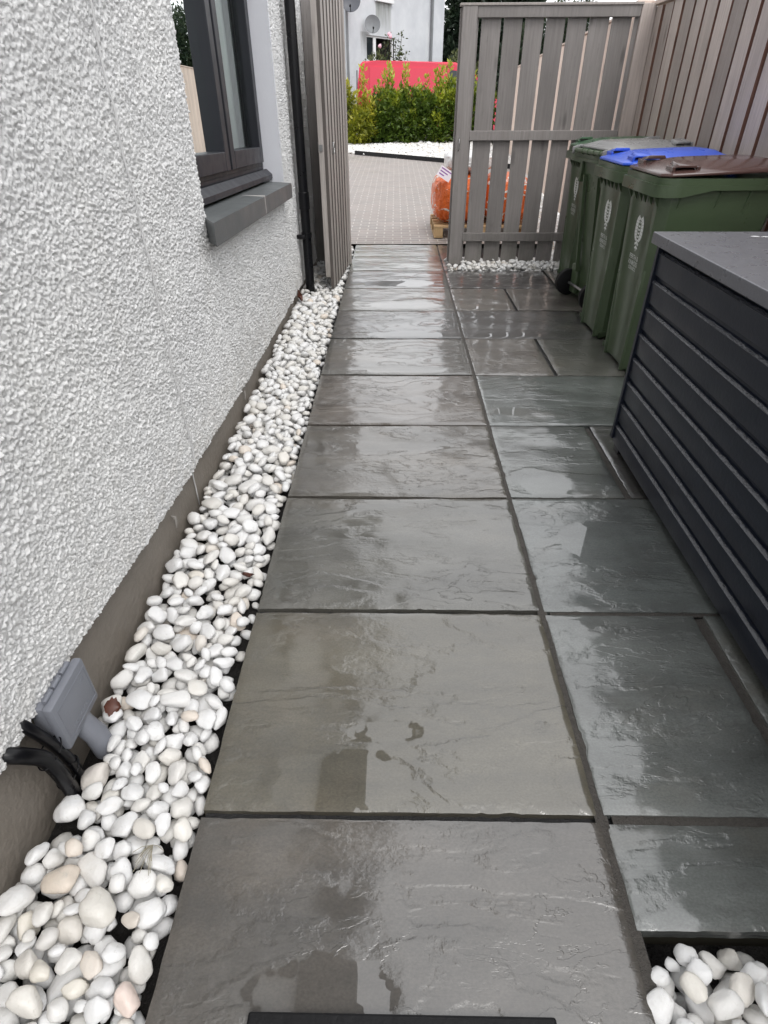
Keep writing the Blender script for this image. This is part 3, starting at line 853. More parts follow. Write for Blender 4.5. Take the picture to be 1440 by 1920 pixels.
# stones one can pick out in the photograph: world x, y, half length, half width, yaw (deg), colour factor
def heroes(bed, lst):
    lst = sorted(lst, key=lambda h: h[5] in ('orange', 'pink', 'tan'))
    for (x, y, a, b, yaw, col) in lst:
        a, b = a * 0.95, b * 0.95
        c = 0.62 * b
        t = bed.test(x, y, a, b, c, R_(yaw))
        if t: bed.put(x, y, a, b, c, R_(yaw), t, hero=col, force=True)
HERO_A = [(-0.278, 0.737, 0.0381, 0.0361, 107.0, 'white'), (-0.3, 0.66, 0.0358, 0.0327, 45.0, 'n'), (-0.301, 0.603, 0.0266, 0.0313, 50.0, 'n'), (-0.247, 0.632, 0.0227, 0.0274, 49.0, 'n'), (-0.201, 0.64, 0.0217, 0.0194, 110.0, 'n'), (-0.16, 0.626, 0.0281, 0.0284, 88.0, 'n'), (-0.11, 0.615, 0.0214, 0.029, 75.0, 'grey'), (-0.071, 0.62, 0.0249, 0.0169, 99.0, 'n'), (-0.03, 0.616, 0.0213, 0.0262, 44.0, 'cream'), (-0.219, 0.69, 0.0245, 0.0238, 105.0, 'cream'), (-0.168, 0.695, 0.0258, 0.0276, 34.0, 'n'), (-0.139, 0.747, 0.0282, 0.0199, 101.0, 'n'), (-0.21, 0.75, 0.0208, 0.0269, 51.0, 'n'), (-0.085, 0.746, 0.0276, 0.0246, 88.0, 'grey'), (-0.04, 0.74, 0.0263, 0.0158, -24.0, 'n'), (-0.101, 0.661, 0.0253, 0.0218, 27.0, 'n'), (-0.049, 0.666, 0.0277, 0.0278, 66.0, 'n'), (-0.231, 0.56, 0.0167, 0.0219, 64.0, 'orange'), (-0.188, 0.534, 0.0394, 0.0241, -40.0, 'grey'), (-0.241, 0.511, 0.0269, 0.0372, 95.0, 'grey'), (-0.31, 0.526, 0.0225, 0.0242, 83.0, 'tan'), (-0.28, 0.555, 0.0225, 0.0216, 89.0, 'n'), (-0.255, 0.585, 0.0185, 0.0244, 34.0, 'n'), (-0.129, 0.529, 0.0221, 0.0287, 45.0, 'n'), (-0.145, 0.573, 0.0213, 0.0225, 103.0, 'n'), (-0.176, 0.571, 0.0203, 0.021, 92.0, 'n'), (-0.06, 0.551, 0.0393, 0.0197, -14.0, 'n'), (-0.076, 0.508, 0.0282, 0.0282, 73.0, 'n'), (-0.121, 0.501, 0.0176, 0.0181, 19.0, 'n'), (-0.032, 0.506, 0.0186, 0.0218, 85.0, 'cream'), (-0.189, 0.488, 0.0222, 0.0177, 1.0, 'tan'), (-0.3, 0.466, 0.0365, 0.0274, 40.0, 'long'), (-0.231, 0.464, 0.0179, 0.0166, 54.0, 'n'), (-0.14, 0.454, 0.0302, 0.0423, 59.0, 'big'), (-0.05, 0.46, 0.0345, 0.0277, 18.0, 'n'), (-0.192, 0.434, 0.0266, 0.0256, 95.0, 'n'), (-0.275, 0.437, 0.0211, 0.0256, 46.0, 'cream'), (-0.222, 0.411, 0.0202, 0.0228, 101.0, 'grey'), (-0.262, 0.4, 0.0198, 0.0203, 19.0, 'n'), (-0.237, 0.369, 0.0218, 0.0269, 44.0, 'grey'), (-0.088, 0.392, 0.0217, 0.022, 95.0, 'n'), (-0.041, 0.38, 0.0333, 0.0239, -57.0, 'n'), (-0.127, 0.377, 0.0287, 0.0183, -38.0, 'n'), (-0.168, 0.378, 0.0223, 0.0217, 67.0, 'n'), (-0.201, 0.356, 0.0171, 0.0226, 68.0, 'cream'), (-0.093, 0.341, 0.0203, 0.0267, 71.0, 'n'), (-0.144, 0.344, 0.0251, 0.0162, 17.0, 'cream'), (-0.252, 0.332, 0.0194, 0.0288, 79.0, 'n'), (-0.206, 0.316, 0.0231, 0.0332, 76.0, 'cream'), (-0.039, 0.326, 0.0189, 0.0269, 68.0, 'pink'), (-0.156, 0.31, 0.0173, 0.0214, 74.0, 'n'), (-0.083, 0.31, 0.0231, 0.0202, 17.0, 'n'), (-0.028, 0.414, 0.0167, 0.0182, 69.0, 'n'), (-0.075, 0.442, 0.0286, 0.0154, -13.0, 'tan'), (-0.279, 0.369, 0.0186, 0.0233, 80.0, 'n'), (-0.185, 0.388, 0.0149, 0.0165, 76.0, 'cream')]
HERO_B = [(0.88, 0.39, 0.0141, 0.0091, -99.0, 'n'), (0.903, 0.376, 0.0169, 0.0226, -85.0, 'n'), (0.932, 0.393, 0.0123, 0.017, -71.0, 'n'), (0.958, 0.404, 0.0225, 0.0199, -40.0, 'n'), (0.966, 0.374, 0.0224, 0.0231, -64.0, 'n'), (0.942, 0.35, 0.0237, 0.0194, -62.0, 'cream'), (1.007, 0.396, 0.0233, 0.0266, -91.0, 'n'), (1.059, 0.415, 0.0233, 0.0215, -35.0, 'cream'), (1.104, 0.421, 0.0217, 0.0188, -7.0, 'n'), (1.069, 0.377, 0.0187, 0.0271, -68.0, 'n'), (1.032, 0.351, 0.031, 0.0224, 52.0, 'n'), (0.989, 0.328, 0.0206, 0.0292, -55.0, 'n'), (0.887, 0.331, 0.0258, 0.0345, -52.0, 'n'), (1.06, 0.334, 0.0331, 0.022, 50.0, 'n'), (0.948, 0.314, 0.0202, 0.0143, -15.0, 'n')]
hero_xy = [(h[0], h[1], h[2]) for h in HERO_A]
def keepA(x, y, a):
    if y > 0.56 and y < 0.86 and x < -0.262: return False
    if x > -0.045 and random.random() < 0.40: return False
    if (x + 0.272) ** 2 + (y - 4.96) ** 2 < (0.04 + a * 0.7) ** 2: return False
    return True
def capA(x, y):
    return np.interp(x, [-0.35, -0.2, -0.05, 0.0], [0.035, 0.024, 0.006, -0.008]) + 0.012 * math.sin(y * 5.1) * math.sin(x * 13)
bedA = Bed(-0.352, -0.006, 0.05, 6.82, -0.075, lambda x, y: -0.018, keepA)
bedA.rand(1500, 0.025)
bedA.cap = lambda x, y: -0.006
bedA.y1 = 1.1; bedA.rand(300, 0.024); bedA.y1 = 6.82
heroes(bedA, [h for h in HERO_A if h[5] not in ('orange', 'pink', 'big', 'long')])
bedA.cap = capA
_k = bedA.keep
def keepH(x, y, a):
    if not _k(x, y, a): return False
    if y < 0.95:
        for hx, hy, ha in hero_xy:
            if (x - hx) ** 2 + (y - hy) ** 2 < (0.45 * ha) ** 2: return False
    return True
bedA.keep = keepH
bedA.rand(2300, 0.0255, 7)
bedA.y1 = 1.1; bedA.rand(330, 0.021, 8); bedA.y1 = 6.82
heroes(bedA, [h for h in HERO_A if h[5] in ('orange', 'pink', 'big', 'long')])
bedB = Bed(0.885, 1.75, -0.1, 0.41, -0.085, lambda x, y: -0.018)
bedB.rand(330, 0.024)
bedB.cap = lambda x, y: -0.008
bedB.rand(220, 0.023)
heroes(bedB, HERO_B)
bedB.cap = lambda x, y: 0.008
hb = [(h[0], h[1], h[2]) for h in HERO_B]
bedB.keep = lambda x, y, a: all((x - p) ** 2 + (y - q) ** 2 > (0.45 * r) ** 2 for p, q, r in hb)
bedB.rand(500, 0.024, 8)
bedB.rand(200, 0.021, 8)
bedC = Bed(0.90, 2.36, 5.655, 6.10, -0.05, lambda x, y: 0.05, lambda x, y, a: not (0.90 < x < 1.06 and 5.76 < y < 5.95))
bedC.rand(700, 0.024, 6)

CAM = Vector((0.418, 0, 1.28))
allst = [(b, s) for b in (bedA, bedB, bedC) for s in b.stones]
def covered(b, s):
    x, y, z = s['p']
    i, j = int((x - b.x0) / b.res), int((y - b.y0) / b.res)
    w = b.h[max(i - 2, 0):i + 3, max(j - 2, 0):j + 3]
    return float(np.mean(w)) > z + s['r'][2] * 1.25
def score(bs):
    b, s = bs
    d = (Vector(s['p']) - CAM).length
    return s['r'][0] * s['r'][1] / d ** 2 * (0.05 if covered(b, s) else 1.0)
order = sorted(range(len(allst)), key=lambda i: -score(allst[i]))
top = set(order[:298])
SPECIAL = {'orange': ('white pebble with rusty orange stain near the lower left corner, by the plinth', (0.92, 0.42, 0.28, 1)),
           'big': ('biggest greyish knobbly pebble at the lower left, between white ones', (0.92, 0.89, 0.83, 1)),
           'white': ('biggest round white pebble just below the black conduits', (1.03, 1.03, 1.04, 1)),
           'long': ('long flat white stone at the left picture edge against the plinth', (1.0, 1.0, 1.0, 1)),
           'pink': ('pinkish round pebble at the bottom edge next to the nearest slab', (1.0, 0.84, 0.76, 1)),
           'tan': (None, (0.92, 0.85, 0.77, 1)), 'cream': (None, (0.99, 0.96, 0.90, 1)), 'grey': (None, (0.94, 0.92, 0.89, 1)), 'n': (None, (1, 1, 1, 1))}
restV, restF, restT, nb = [], [], [], 0
for i, (b, s) in enumerate(allst):
    Rm = Matrix.Rotation(s['yaw'], 4, 'Z') @ Matrix.Rotation(-s['tu'], 4, 'Y') @ Matrix.Rotation(s['tv'], 4, 'X')
    if i in top:
        o = bpy.data.objects.new('pebble', VME[random.randrange(len(VME))])
        COL.objects.link(o)
        o.matrix_world = Matrix.Translation(s['p']) @ Rm @ Matrix.Diagonal((*s['r'], 1))
        lab, col = SPECIAL.get(s['hero'] or 'n')
        if s['hero'] is None:
            q = random.random()
            v = random.uniform(0.93, 1.03)
            col = (v, v, v, 1) if q < 0.93 else ((v, v * 0.97, v * 0.92, 1) if q < 0.985 else (v * 0.97, v * 0.88, v * 0.82, 1))
        o.color = col
        if b is bedB:
            tag(o, 'smooth white pebble in the bed at the bottom right beside the slabs', 'pebble', 'white pebbles in the bottom right bed')
        elif b is bedC:
            tag(o, 'smooth white pebble in the strip under the closed gate', 'pebble', 'white pebbles under the gate')
        elif lab:
            tag(o, lab, 'pebble', 'single standout pebbles in the wall bed')
        else:
            tag(o, 'smooth whitish pebble in the bed along the foot of the house wall', 'pebble', 'white pebbles along the house wall')
    else:
        co, F = VLO[random.randrange(len(VLO))]
        A = np.array((Rm @ Matrix.Diagonal((*s['r'], 1))).to_3x3())
        restV.append(co @ A.T + np.array(s['p'])); restF.append(F + nb); nb += len(co)
        restT.append(np.full(len(co), random.random()))
me = np_mesh('pebbles', np.concatenate(restV), np.concatenate(restF), {'tint': np.concatenate(restT)})
link('white_pebbles', me, M['stone'], None, True, label='mass of small white pebbles filling the beds beside the slabs', cat='pebbles', kind='stuff')
print('stones', len(allst))

def scatter(name, n, fn, sz, **k):
    Vs, Fs, Ts, b = [], [], [], 0
    for _ in range(n):
        x, y, z = fn()
        co, F = VMI[random.randrange(len(VMI))]
        q = sz * math.exp(random.gauss(0, 0.25))
        A = np.array((Euler((random.uniform(-0.5, 0.5), random.uniform(-0.5, 0.5), random.uniform(0, 6.28))).to_matrix() @ Matrix.Diagonal((q * 1.25, q * 0.9, q * 0.65))))
        Vs.append(co @ A.T + np.array((x, y, z))); Fs.append(F + b); b += len(co); Ts.append(np.full(len(co), random.random() * 0.8))
    return link(name, np_mesh(name, np.concatenate(Vs), np.concatenate(Fs), {'tint': np.concatenate(Ts)}), M['stone'], None, True, **k)
EX0, EY0, EX1, EY1 = -0.57, 16.7, 2.9, 13.6
def bed_far():
    while True:
        x, y = random.uniform(-1.3, 3.0), random.uniform(13.4, 19.3)
        ye = EY0 + (x - EX0) / (EX1 - EX0) * (EY1 - EY0)
        if y > ye + 0.05: return x, y, dz(y) + 0.02 + 0.02 * (y - ye) / 3 + random.uniform(-0.01, 0.03)
scatter('white_chippings', 5200, bed_far, 0.034, label='bank of bright white stone chippings in front of the laurel hedge', cat='chippings', kind='stuff')
def bed_side():
    x, y = random.uniform(1.95, 2.75), random.uniform(6.2, 10.5)
    return x + 0.06 * (y - 6), y, dz(y) + random.uniform(0.0, 0.03)
scatter('white_gravel', 2600, bed_side, 0.028, label='white stones beyond the closed gate along the foot of the pale fence', cat='gravel', kind='stuff')
# black edging strip of the bed
g = MB()
dx, dy = EX1 - EX0, EY1 - EY0
L = math.hypot(dx, dy); nx_, ny_ = -dy / L * 0.03, dx / L * 0.03
g.loft([[(x, y, dz(y) - 0.02), (x + nx_, y + ny_, dz(y) - 0.02), (x + nx_, y + ny_, dz(y) + 0.085), (x, y, dz(y) + 0.085)] for x, y in ((EX0, EY0), (EX1, EY1))])
g.build('edging_strip', M['black'], label='straight black edging strip between block paving and white chippings', cat='edging')

# ---------------------------------------------------------------- fence on the right
FN = 2.41
def board(name, mat, parent, x0, x1, y0, y1, z0, z1, bev=0.003, Mx=None):
    g = MB(); g.box(x0, x1, y0, y1, z0, z1, bev, M=Mx)
    return g.build(name, mat, parent)
fen = empty('fence', (FN, 3, 0), label='tall brown stained board fence along the right side behind the bins', cat='fence')
y = 5.890
k = 0
while y > -1.4:
    w = 0.157 + random.uniform(-0.012, 0.010)
    j = random.uniform(-0.002, 0.003)
    fb = board('fence_board', [M['fence'], M['fence_back']], fen, FN + j, FN + 0.022 + j, y - w, y, 0.02, 1.86 + random.uniform(-0.004, 0.004), 0.0015)
    for pz in fb.data.polygons:                 # sawn edges were never stained
        if abs(pz.normal.y) > 0.9: pz.material_index = 1
    board('back_board', M['fence_back'], fen, FN + 0.026, FN + 0.042, y - 0.19 - 0.05, y - 0.19 + 0.07, 0.04, 1.84)
    y -= 0.1895
    k += 1
for z in (0.3, 1.0, 1.6):
    board('fence_rail', M['fence_back'], fen, FN + 0.0425, FN + 0.08, -1.4, 5.88, z, z + 0.07)
board('capping', M['pale_wood'], fen, FN - 0.02, FN + 0.075, -1.4, 5.95, 1.868, 1.895)
fp = empty('fence_post', (2.35, 5.9, 0), label='square stained post in the corner between closed gate and board fence', cat='post')
board('post', M['fence'], fp, 2.296, FN - 0.004, 5.86, 5.955, -0.05, 1.88, 0.004)
board('post_cap', M['pale_wood'], fp, 2.28, FN + 0.0, 5.951, 5.99, 1.83, 1.905, 0.003)

# ---------------------------------------------------------------- closed gate
gt = empty('garden_gate', (1.6, 5.88, 0), label='closed grey board gate with three rails and gaps behind the bins', cat='gate')
gaps = [1.073, 1.247, 1.412, 1.577, 1.742, 1.909, 2.081, 2.252]
xs = [0.915] + gaps + [2.30]
for i in range(len(xs) - 1):
    l = xs[i] + (0.012 if i else 0); r = xs[i + 1] - (0.012 if i < len(gaps) else 0.0)
    board('gate_board', M['gate'], gt, l, r, 5.885, 5.905, 0.03 + random.uniform(-0.006, 0.006), 1.86, 0.002)
board('stile', M['gate'], gt, 0.930, 1.045, 5.845, 5.8845, 0.012, 1.868, 0.004)
board('rail', M['gate'], gt, 1.0455, 2.29, 5.850, 5.8845, 1.798, 1.868, 0.004)
board('rail', M['gate'], gt, 1.0455, 2.29, 5.850, 5.8845, 1.000, 1.070, 0.004)
board('rail', M['gate'], gt, 1.0455, 2.29, 5.850, 5.8845, 0.212, 0.283, 0.004)
board('top_cap', M['gate_pale'], gt, 0.91, 2.30, 5.84, 5.915, 1.8685, 1.885, 0.003)
g = MB()
g.tube([(0.960, 5.842, 0.93), (0.960, 5.822, 0.94), (0.960, 5.822, 1.01), (0.960, 5.842, 1.02)], 0.004, 8)
g.build('latch', M['metal'], gt, True)

# ---------------------------------------------------------------- open gate leaf on the left
P0, P1 = Vector((-0.080, 4.972, 0)), Vector((-0.004, 5.855, 0))
dl = (P1 - P0).normalized(); nl = Vector((dl.y, -dl.x, 0))          # nl points towards the path
lf = empty('gate_leaf', P1, label='open grey board gate leaf folded back against the house side', cat='gate')
ML = Matrix(((dl.x, nl.x, 0, P0.x), (dl.y, nl.y, 0, P0.y), (0, 0, 1, 0), (0, 0, 0, 1)))
LL = (P1 - P0).length
nb_ = 7
for i in range(nb_):
    a, b = i * LL / nb_ + 0.004, (i + 1) * LL / nb_ - 0.004
    g = MB()
    z0_ = 0.012 + random.uniform(-0.004, 0.004)
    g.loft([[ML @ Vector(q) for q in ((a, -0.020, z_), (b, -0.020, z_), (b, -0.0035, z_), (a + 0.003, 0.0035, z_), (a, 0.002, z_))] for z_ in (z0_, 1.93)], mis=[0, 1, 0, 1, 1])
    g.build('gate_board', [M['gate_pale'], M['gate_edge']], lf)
board('stile', M['gate_pale'], lf, 0.004, 0.09, -0.062, -0.0205, 0.10, 1.91, 0.004, ML)
board('stile', M['gate'], lf, LL - 0.09, LL - 0.004, -0.062, -0.0205, 0.10, 1.91, 0.004, ML)
for z in (0.25, 1.0, 1.83):
    board('rail', M['gate'], lf, 0.0905, LL - 0.0905, -0.056, -0.0205, z, z + 0.07, 0.004, ML)
g = MB()
for t0 in (0,):
    g.tube([ML @ Vector((0.24 + 0.026 * math.cos(t), 0.010, 0.985 + 0.034 * math.sin(t))) for t in np.linspace(0, 6.28, 25)], 0.004, 8)
    g.tube([ML @ Vector((0.24, -0.002, 1.018)), ML @ Vector((0.24, 0.016, 1.019))], 0.006, 8)
g.build('ring_handle', M['metal'], lf, True)
g = MB()
g.box(0.012, 0.05, -0.066, -0.0625, 0.97, 1.035, 0.001, M=ML)
g.box(-0.006, 0.003, -0.055, -0.03, 0.98, 1.02, 0.001, M=ML)
g.build('latch_plate', M['metal'], lf)
hp = empty('hinge_post', (-0.2, 6.0, 0), label='dark timber filler post between the house wall and the open gate leaf', cat='post')
board('post', M['gate'], hp, -0.328, -0.205, 5.98, 6.05, -0.06, 1.925, 0.004)
board('filler_board', M['gate'], hp, -0.2045, -0.03, 6.00, 6.022, 0.03, 1.90, 0.003)
board('hinge_plank', M['gate_pale'], hp, -0.0295, 0.005, 5.90, 6.02, 0.0, 1.93, 0.003)

# ---------------------------------------------------------------- wheelie bins
def bin_sec(z, rec=0.007):
    t = min(1, z / 0.93)
    x0, x1 = 0.082 - 0.037 * t, 0.49 + 0.11 * t
    hw, ch = 0.190 + 0.058 * t, 0.034 + 0.016 * t
    f = hw - ch
    pts = [(x0 + ch * 0.9, hw), (x0, f), (x0, f - 0.055), (x0 + rec, f - 0.068), (x0 + rec, -f + 0.068), (x0, -f + 0.055), (x0, -f), (x0 + ch * 0.9, -hw),
           (x1 - 0.02, -hw), (x1, -hw + 0.02), (x1, hw - 0.02), (x1 - 0.02, hw)]
    return [(a, b, z) for a, b in pts]
def front_x(z): return 0.082 - 0.037 * z / 0.93 + 0.007

def text_mesh(txt, size):
    cu = bpy.data.curves.new('lettering', 'FONT'); cu.body = txt; cu.size = size; cu.align_x = 'CENTER'
    o = bpy.data.objects.new('lettering', cu); COL.objects.link(o)
    dg = bpy.context.evaluated_depsgraph_get()
    me = bpy.data.meshes.new_from_object(o.evaluated_get(dg))
    V = np.array([v.co[:2] for v in me.vertices]); F = [tuple(p.vertices) for p in me.polygons]
    bpy.data.objects.remove(o); bpy.data.meshes.remove(me); bpy.data.curves.remove(cu)
    return V, F

def make_bin(label, lidmat, lid_tilt=0.0, handle='sides'):
    root = empty('wheelie_bin', label=label, cat='wheelie bin', group='wheelie bins along the fence')
    g = MB()
    g.loft([bin_sec(z) for z in (0.012, 0.03, 0.12, 0.5, 0.80, 0.93)])
    # corner fins low on the front, gussets under the rim
    for sgn in (1, -1):
        g.loft([[(bin_sec(z)[1][0] - d, sgn * (0.190 + 0.058 * z / 0.93 - 0.050), z), (bin_sec(z)[1][0] - d, sgn * (0.190 + 0.058 * z / 0.93 - 0.038), z),
                 (bin_sec(z)[1][0] + 0.012, sgn * (0.190 + 0.058 * z / 0.93 - 0.030), z), (bin_sec(z)[1][0] + 0.012, sgn * (0.190 + 0.058 * z / 0.93 - 0.056), z)] for z, d in ((0.0, 0.014), (0.10, 0.012), (0.40, 0.004), (0.55, -0.002))])
        g.loft([[(0.082 - 0.03 * z - 0.004, sgn * 0.205 + sgn * 0.02 - 0.004, z), (0.09 + 0.045, sgn * (0.19 + 0.058 * z / 0.93) + sgn * 0.010, z), (0.09 + 0.06, sgn * (0.19 + 0.058 * z / 0.93) + sgn * 0.010, z), (0.09 + 0.06, sgn * (0.19 + 0.058 * z / 0.93) - sgn * 0.01, z)] for z in (0.012, 0.05)])
    for yy_ in (-0.19, -0.11, -0.03, 0.03, 0.11, 0.19):
        g.loft([[(0.046, yy_ - 0.006, 0.85), (0.046, yy_ + 0.006, 0.85), (0.05, yy_ + 0.006, 0.85), (0.05, yy_ - 0.006, 0.85)], [(0.012, yy_ - 0.006, 0.915), (0.012, yy_ + 0.006, 0.915), (0.05, yy_ + 0.006, 0.915), (0.05, yy_ - 0.006, 0.915)]])
    for sgn in (1, -1):
        for xx in (0.12, 0.30, 0.44, 0.56):
            g.loft([[(xx - 0.004, sgn * 0.238, 0.83), (xx + 0.004, sgn * 0.238, 0.83), (xx + 0.004, sgn * 0.23, 0.83), (xx - 0.004, sgn * 0.23, 0.83)], [(xx - 0.004 + 0.012, sgn * 0.262, 0.925), (xx + 0.016, sgn * 0.262, 0.925), (xx + 0.016, sgn * 0.23, 0.925), (xx + 0.008, sgn * 0.23, 0.925)]])
    # handle neck at the back and the axle recess
    g.box(0.585, 0.615, -0.20, -0.165, 0.80, 0.985, 0.006); g.box(0.585, 0.615, 0.165, 0.20, 0.80, 0.985, 0.006)
    g.box(0.492, 0.535, -0.225, -0.11, 0.03, 0.24, 0.012); g.box(0.492, 0.535, 0.11, 0.225, 0.03, 0.24, 0.012)
    for sgn in (1, -1):
        g.loft([[(0.50 + 0.10 * z / 0.9, sgn * 0.10, z), (0.50 + 0.10 * z / 0.9 + d, sgn * 0.105, z), (0.50 + 0.10 * z / 0.9 + d, sgn * 0.118, z), (0.50 + 0.10 * z / 0.9, sgn * 0.123, z)] for z, d in ((0.2, 0.03), (0.5, 0.022), (0.85, 0.02))])
    g.build('body', M['bin'], root, bev=0.004, smooth=50)
    # rim: two stacked ledges, the lower one deep at the front corner
    g = MB()
    def outline(x0, x1, hw, ch):
        return [(x0 + ch, hw), (x0, hw - ch), (x0, -hw + ch), (x0 + ch, -hw)] + [(x, -hw) for x in (0.12, 0.26, x1 - 0.02)] + [(x1, -hw + 0.02), (x1, hw - 0.02)] + [(x, hw) for x in (x1 - 0.02, 0.26, 0.12)]
    o1 = outline(0.0, 0.64, 0.277, 0.045)
    zbot = lambda x: float(np.interp(x, [0, 0.13, 0.27], [0.898, 0.900, 0.932]))
    g.loft([[(x, y_, zbot(x)) for x, y_ in o1], [(x, y_, 0.950) for x, y_ in o1]])
    o2 = outline(0.014, 0.635, 0.268, 0.045)
    g.loft([[(x, y_, 0.9502) for x, y_ in o2], [(x, y_, 0.978) for x, y_ in o2]])
    g.build('rim', M['bin'], root, bev=0.004, smooth=50)
    # handle bar along the back
    g = MB()
    g.tube([(0.648, -0.225, 0.992), (0.648, 0.225, 0.992)], 0.0145, 14)
    for yy_ in (-0.10, -0.01, 0.08, 0.17):
        g.tube([(0.648, yy_ - 0.003, 0.992), (0.648, yy_ + 0.003, 0.992)], 0.0185, 14)
    g.build('handle', M['bin'], root, 50)
    # lid
    lid = MB()
    def lz(x, h): return 0.980 + h + 0.026 * max(0, x) / 0.6
    def ring(x0, x1, hw, ch, h, n=6, arch=0.0):
        P = [(x0 + ch, hw), (x0, hw - ch), (x0, 0.0), (x0, -hw + ch), (x0 + ch, -hw), ((x0 + x1) * .35, -hw), ((x0 + x1) * .7, -hw), (x1 - ch, -hw), (x1, -hw + ch), (x1, 0.0), (x1, hw - ch), (x1 - ch, hw), ((x0 + x1) * .7, hw), ((x0 + x1) * .35, hw)]
        return [(x, y_, lz(x, h) + arch * math.sin(min(1, max(0, x / 0.62)) * 3.1416)) for x, y_ in P]
    lid.loft([ring(0.018, 0.625, 0.262, 0.04, 0.000), ring(0.016, 0.627, 0.264, 0.04, 0.006), ring(0.02, 0.622, 0.260, 0.04, 0.014), ring(0.045, 0.60, 0.238, 0.04, 0.020, arch=0.004), ring(0.075, 0.585, 0.205, 0.05, 0.026, arch=0.008),
              ring(0.135, 0.565, 0.135, 0.05, 0.041, arch=0.008), ring(0.17, 0.55, 0.11, 0.04, 0.043, arch=0.009)])
    # hinge ears
    for sgn in (1, -1):
        lid.loft([[(0.60, sgn * 0.232, 0.985), (0.60, sgn * 0.246, 0.985), (0.60, sgn * 0.246, 1.025), (0.60, sgn * 0.232, 1.025)], [(0.672, sgn * 0.232, 0.972), (0.672, sgn * 0.246, 0.972), (0.672, sgn * 0.246, 1.012), (0.672, sgn * 0.232, 1.012)]])
    # moulded grips over the front corners: roof and two cheeks round an open pocket
    for sgn in (1, -1):
        lid.loft([[(0.075 + t * 0.01, sgn * y_, 0.998 + zz) for t, y_, zz in q] for q in (
            [(0, 0.150, 0.030), (1, 0.150, 0.046), (9, 0.150, 0.046), (10, 0.150, 0.030)], [(0, 0.242, 0.022), (1, 0.242, 0.032), (9, 0.242, 0.032), (10, 0.242, 0.022)])])
        lid.box(0.060, 0.0745, *sorted((sgn * 0.150, sgn * 0.240)), 0.992, 1.024, 0.003); lid.box(0.1755, 0.190, *sorted((sgn * 0.150, sgn * 0.240)), 0.992, 1.026, 0.003)
    lo = lid.build('lid', lidmat, root, bev=0.003, smooth=50)
    if lid_tilt:
        lo.matrix_basis = Matrix.Translation((0.648, 0, 0.992)) @ Matrix.Rotation(lid_tilt, 4, 'Y') @ Matrix.Translation((-0.648, 0, -0.992))
    for sgn in (1, -1):
        g = MB(); g.box(0.0746, 0.1754, *sorted((sgn * 0.1505, sgn * 0.2)), 0.996, 1.022)
        g.build('grip_shade', M['gasket'], lo)  # black block set in as the shade inside the grip
    # wheels and axle
    for sgn in (1, -1):
        g = MB()
        g.tube([(0.545, sgn * 0.200, 0.098), (0.545, sgn * 0.206, 0.098), (0.545, sgn * 0.244, 0.098), (0.545, sgn * 0.250, 0.098)], [0.088, 0.097, 0.097, 0.088], 28)
        w = g.build('wheel', M['rubber'], root, 40)
        g = MB()
        g.tube([(0.545, sgn * 0.251, 0.098), (0.545, sgn * 0.256, 0.098)], [0.05, 0.042], 20)
        g.build('hub', M['black'], w, 40)
    g = MB()
    g.tube([(0.545, -0.199, 0.098), (0.545, 0.199, 0.098)], 0.010, 12)
    g.build('axle', M['metal'], root, 40)
    # crest and lettering on the front
    def fp(u, z): return (front_x(z) - 0.0012, -u, z)      # u to the viewer's right
    g = MB()
    def poly(pts): g.faces([fp(u, z) for u, z in pts], [tuple(range(len(pts)))])
    cz0 = 0.722
    for sgn in (1, -1):                                     # two raised wings round the shield
        n = 9
        for k in range(n):
            t0, t1 = k / n, (k + 0.93) / n
            def wg(t, o):
                a = -1.25 + 2.45 * t
                ro, ri = 0.060 + 0.003 * math.sin(t * 9), 0.030 - 0.010 * math.sin(t * 3.14)
                rr2 = ro if o else ri
                return (sgn * rr2 * math.cos(a) * 1.0, cz0 + (0.068 if o else 0.055) * math.sin(a))
            poly([wg(t0, 1), wg(t1, 1), wg(t1, 0), wg(t0, 0)])
        for zc, rr2 in ((cz0 + 0.046, 0.0075), (cz0 + 0.031, 0.006)):   # the two heads
            poly([(sgn * 0.010 + rr2 * math.cos(t), zc + rr2 * math.sin(t)) for t in np.linspace(0, 6.28, 9)[:-1]])
        poly([(sgn * 0.003, cz0 - 0.06), (sgn * 0.030, cz0 - 0.074), (sgn * 0.022, cz0 - 0.083), (sgn * 0.004, cz0 - 0.074)])
        poly([(sgn * 0.003, cz0 - 0.084), (sgn * 0.024, cz0 - 0.094), (sgn * 0.014, cz0 - 0.101), (sgn * 0.003, cz0 - 0.094)])
    for k in range(5):                                      # body feathers
        zc = cz0 + 0.018 - k * 0.017
        poly([(-0.015, zc), (0.0, zc - 0.004), (0.015, zc), (0.011, zc - 0.011), (-0.011, zc - 0.011)])
    poly([(-0.0025, cz0 - 0.058), (0.0025, cz0 - 0.058), (0.004, cz0 - 0.105), (0.0, cz0 - 0.114), (-0.004, cz0 - 0.105)])
    g.build('crest', M['print'], root)
    g = MB()
    for txt, sz, z in (('PERTH &', 0.034, 0.570), ('KINROSS', 0.034, 0.540), ('COUNCIL', 0.024, 0.517)):
        V, F = text_mesh(txt, sz)
        g.faces([fp(u, z + w_) for u, w_ in V], F)
    g.build('lettering', M['print'], root)
    return root
b1 = make_bin('green wheelie bin with brown lid, nearest to the dark storage box', M['lid_brown'])
b1.location = (1.655, 3.395, 0)
b2 = make_bin('green wheelie bin with bright blue lid between brown and grey lidded bins', M['lid_blue'])
b2.location = (1.665, 3.985, 0)
b3 = make_bin('green wheelie bin with grey lid, turned round so its wheels face the path', M['lid_grey'], lid_tilt=R_(3))
b3.rotation_euler = (0, 0, math.pi + 0.15)
b3.location = (2.375, 4.72, 0)
b4 = make_bin('green wheelie bin with green lid standing farthest back against the closed gate', M['lid_green'])
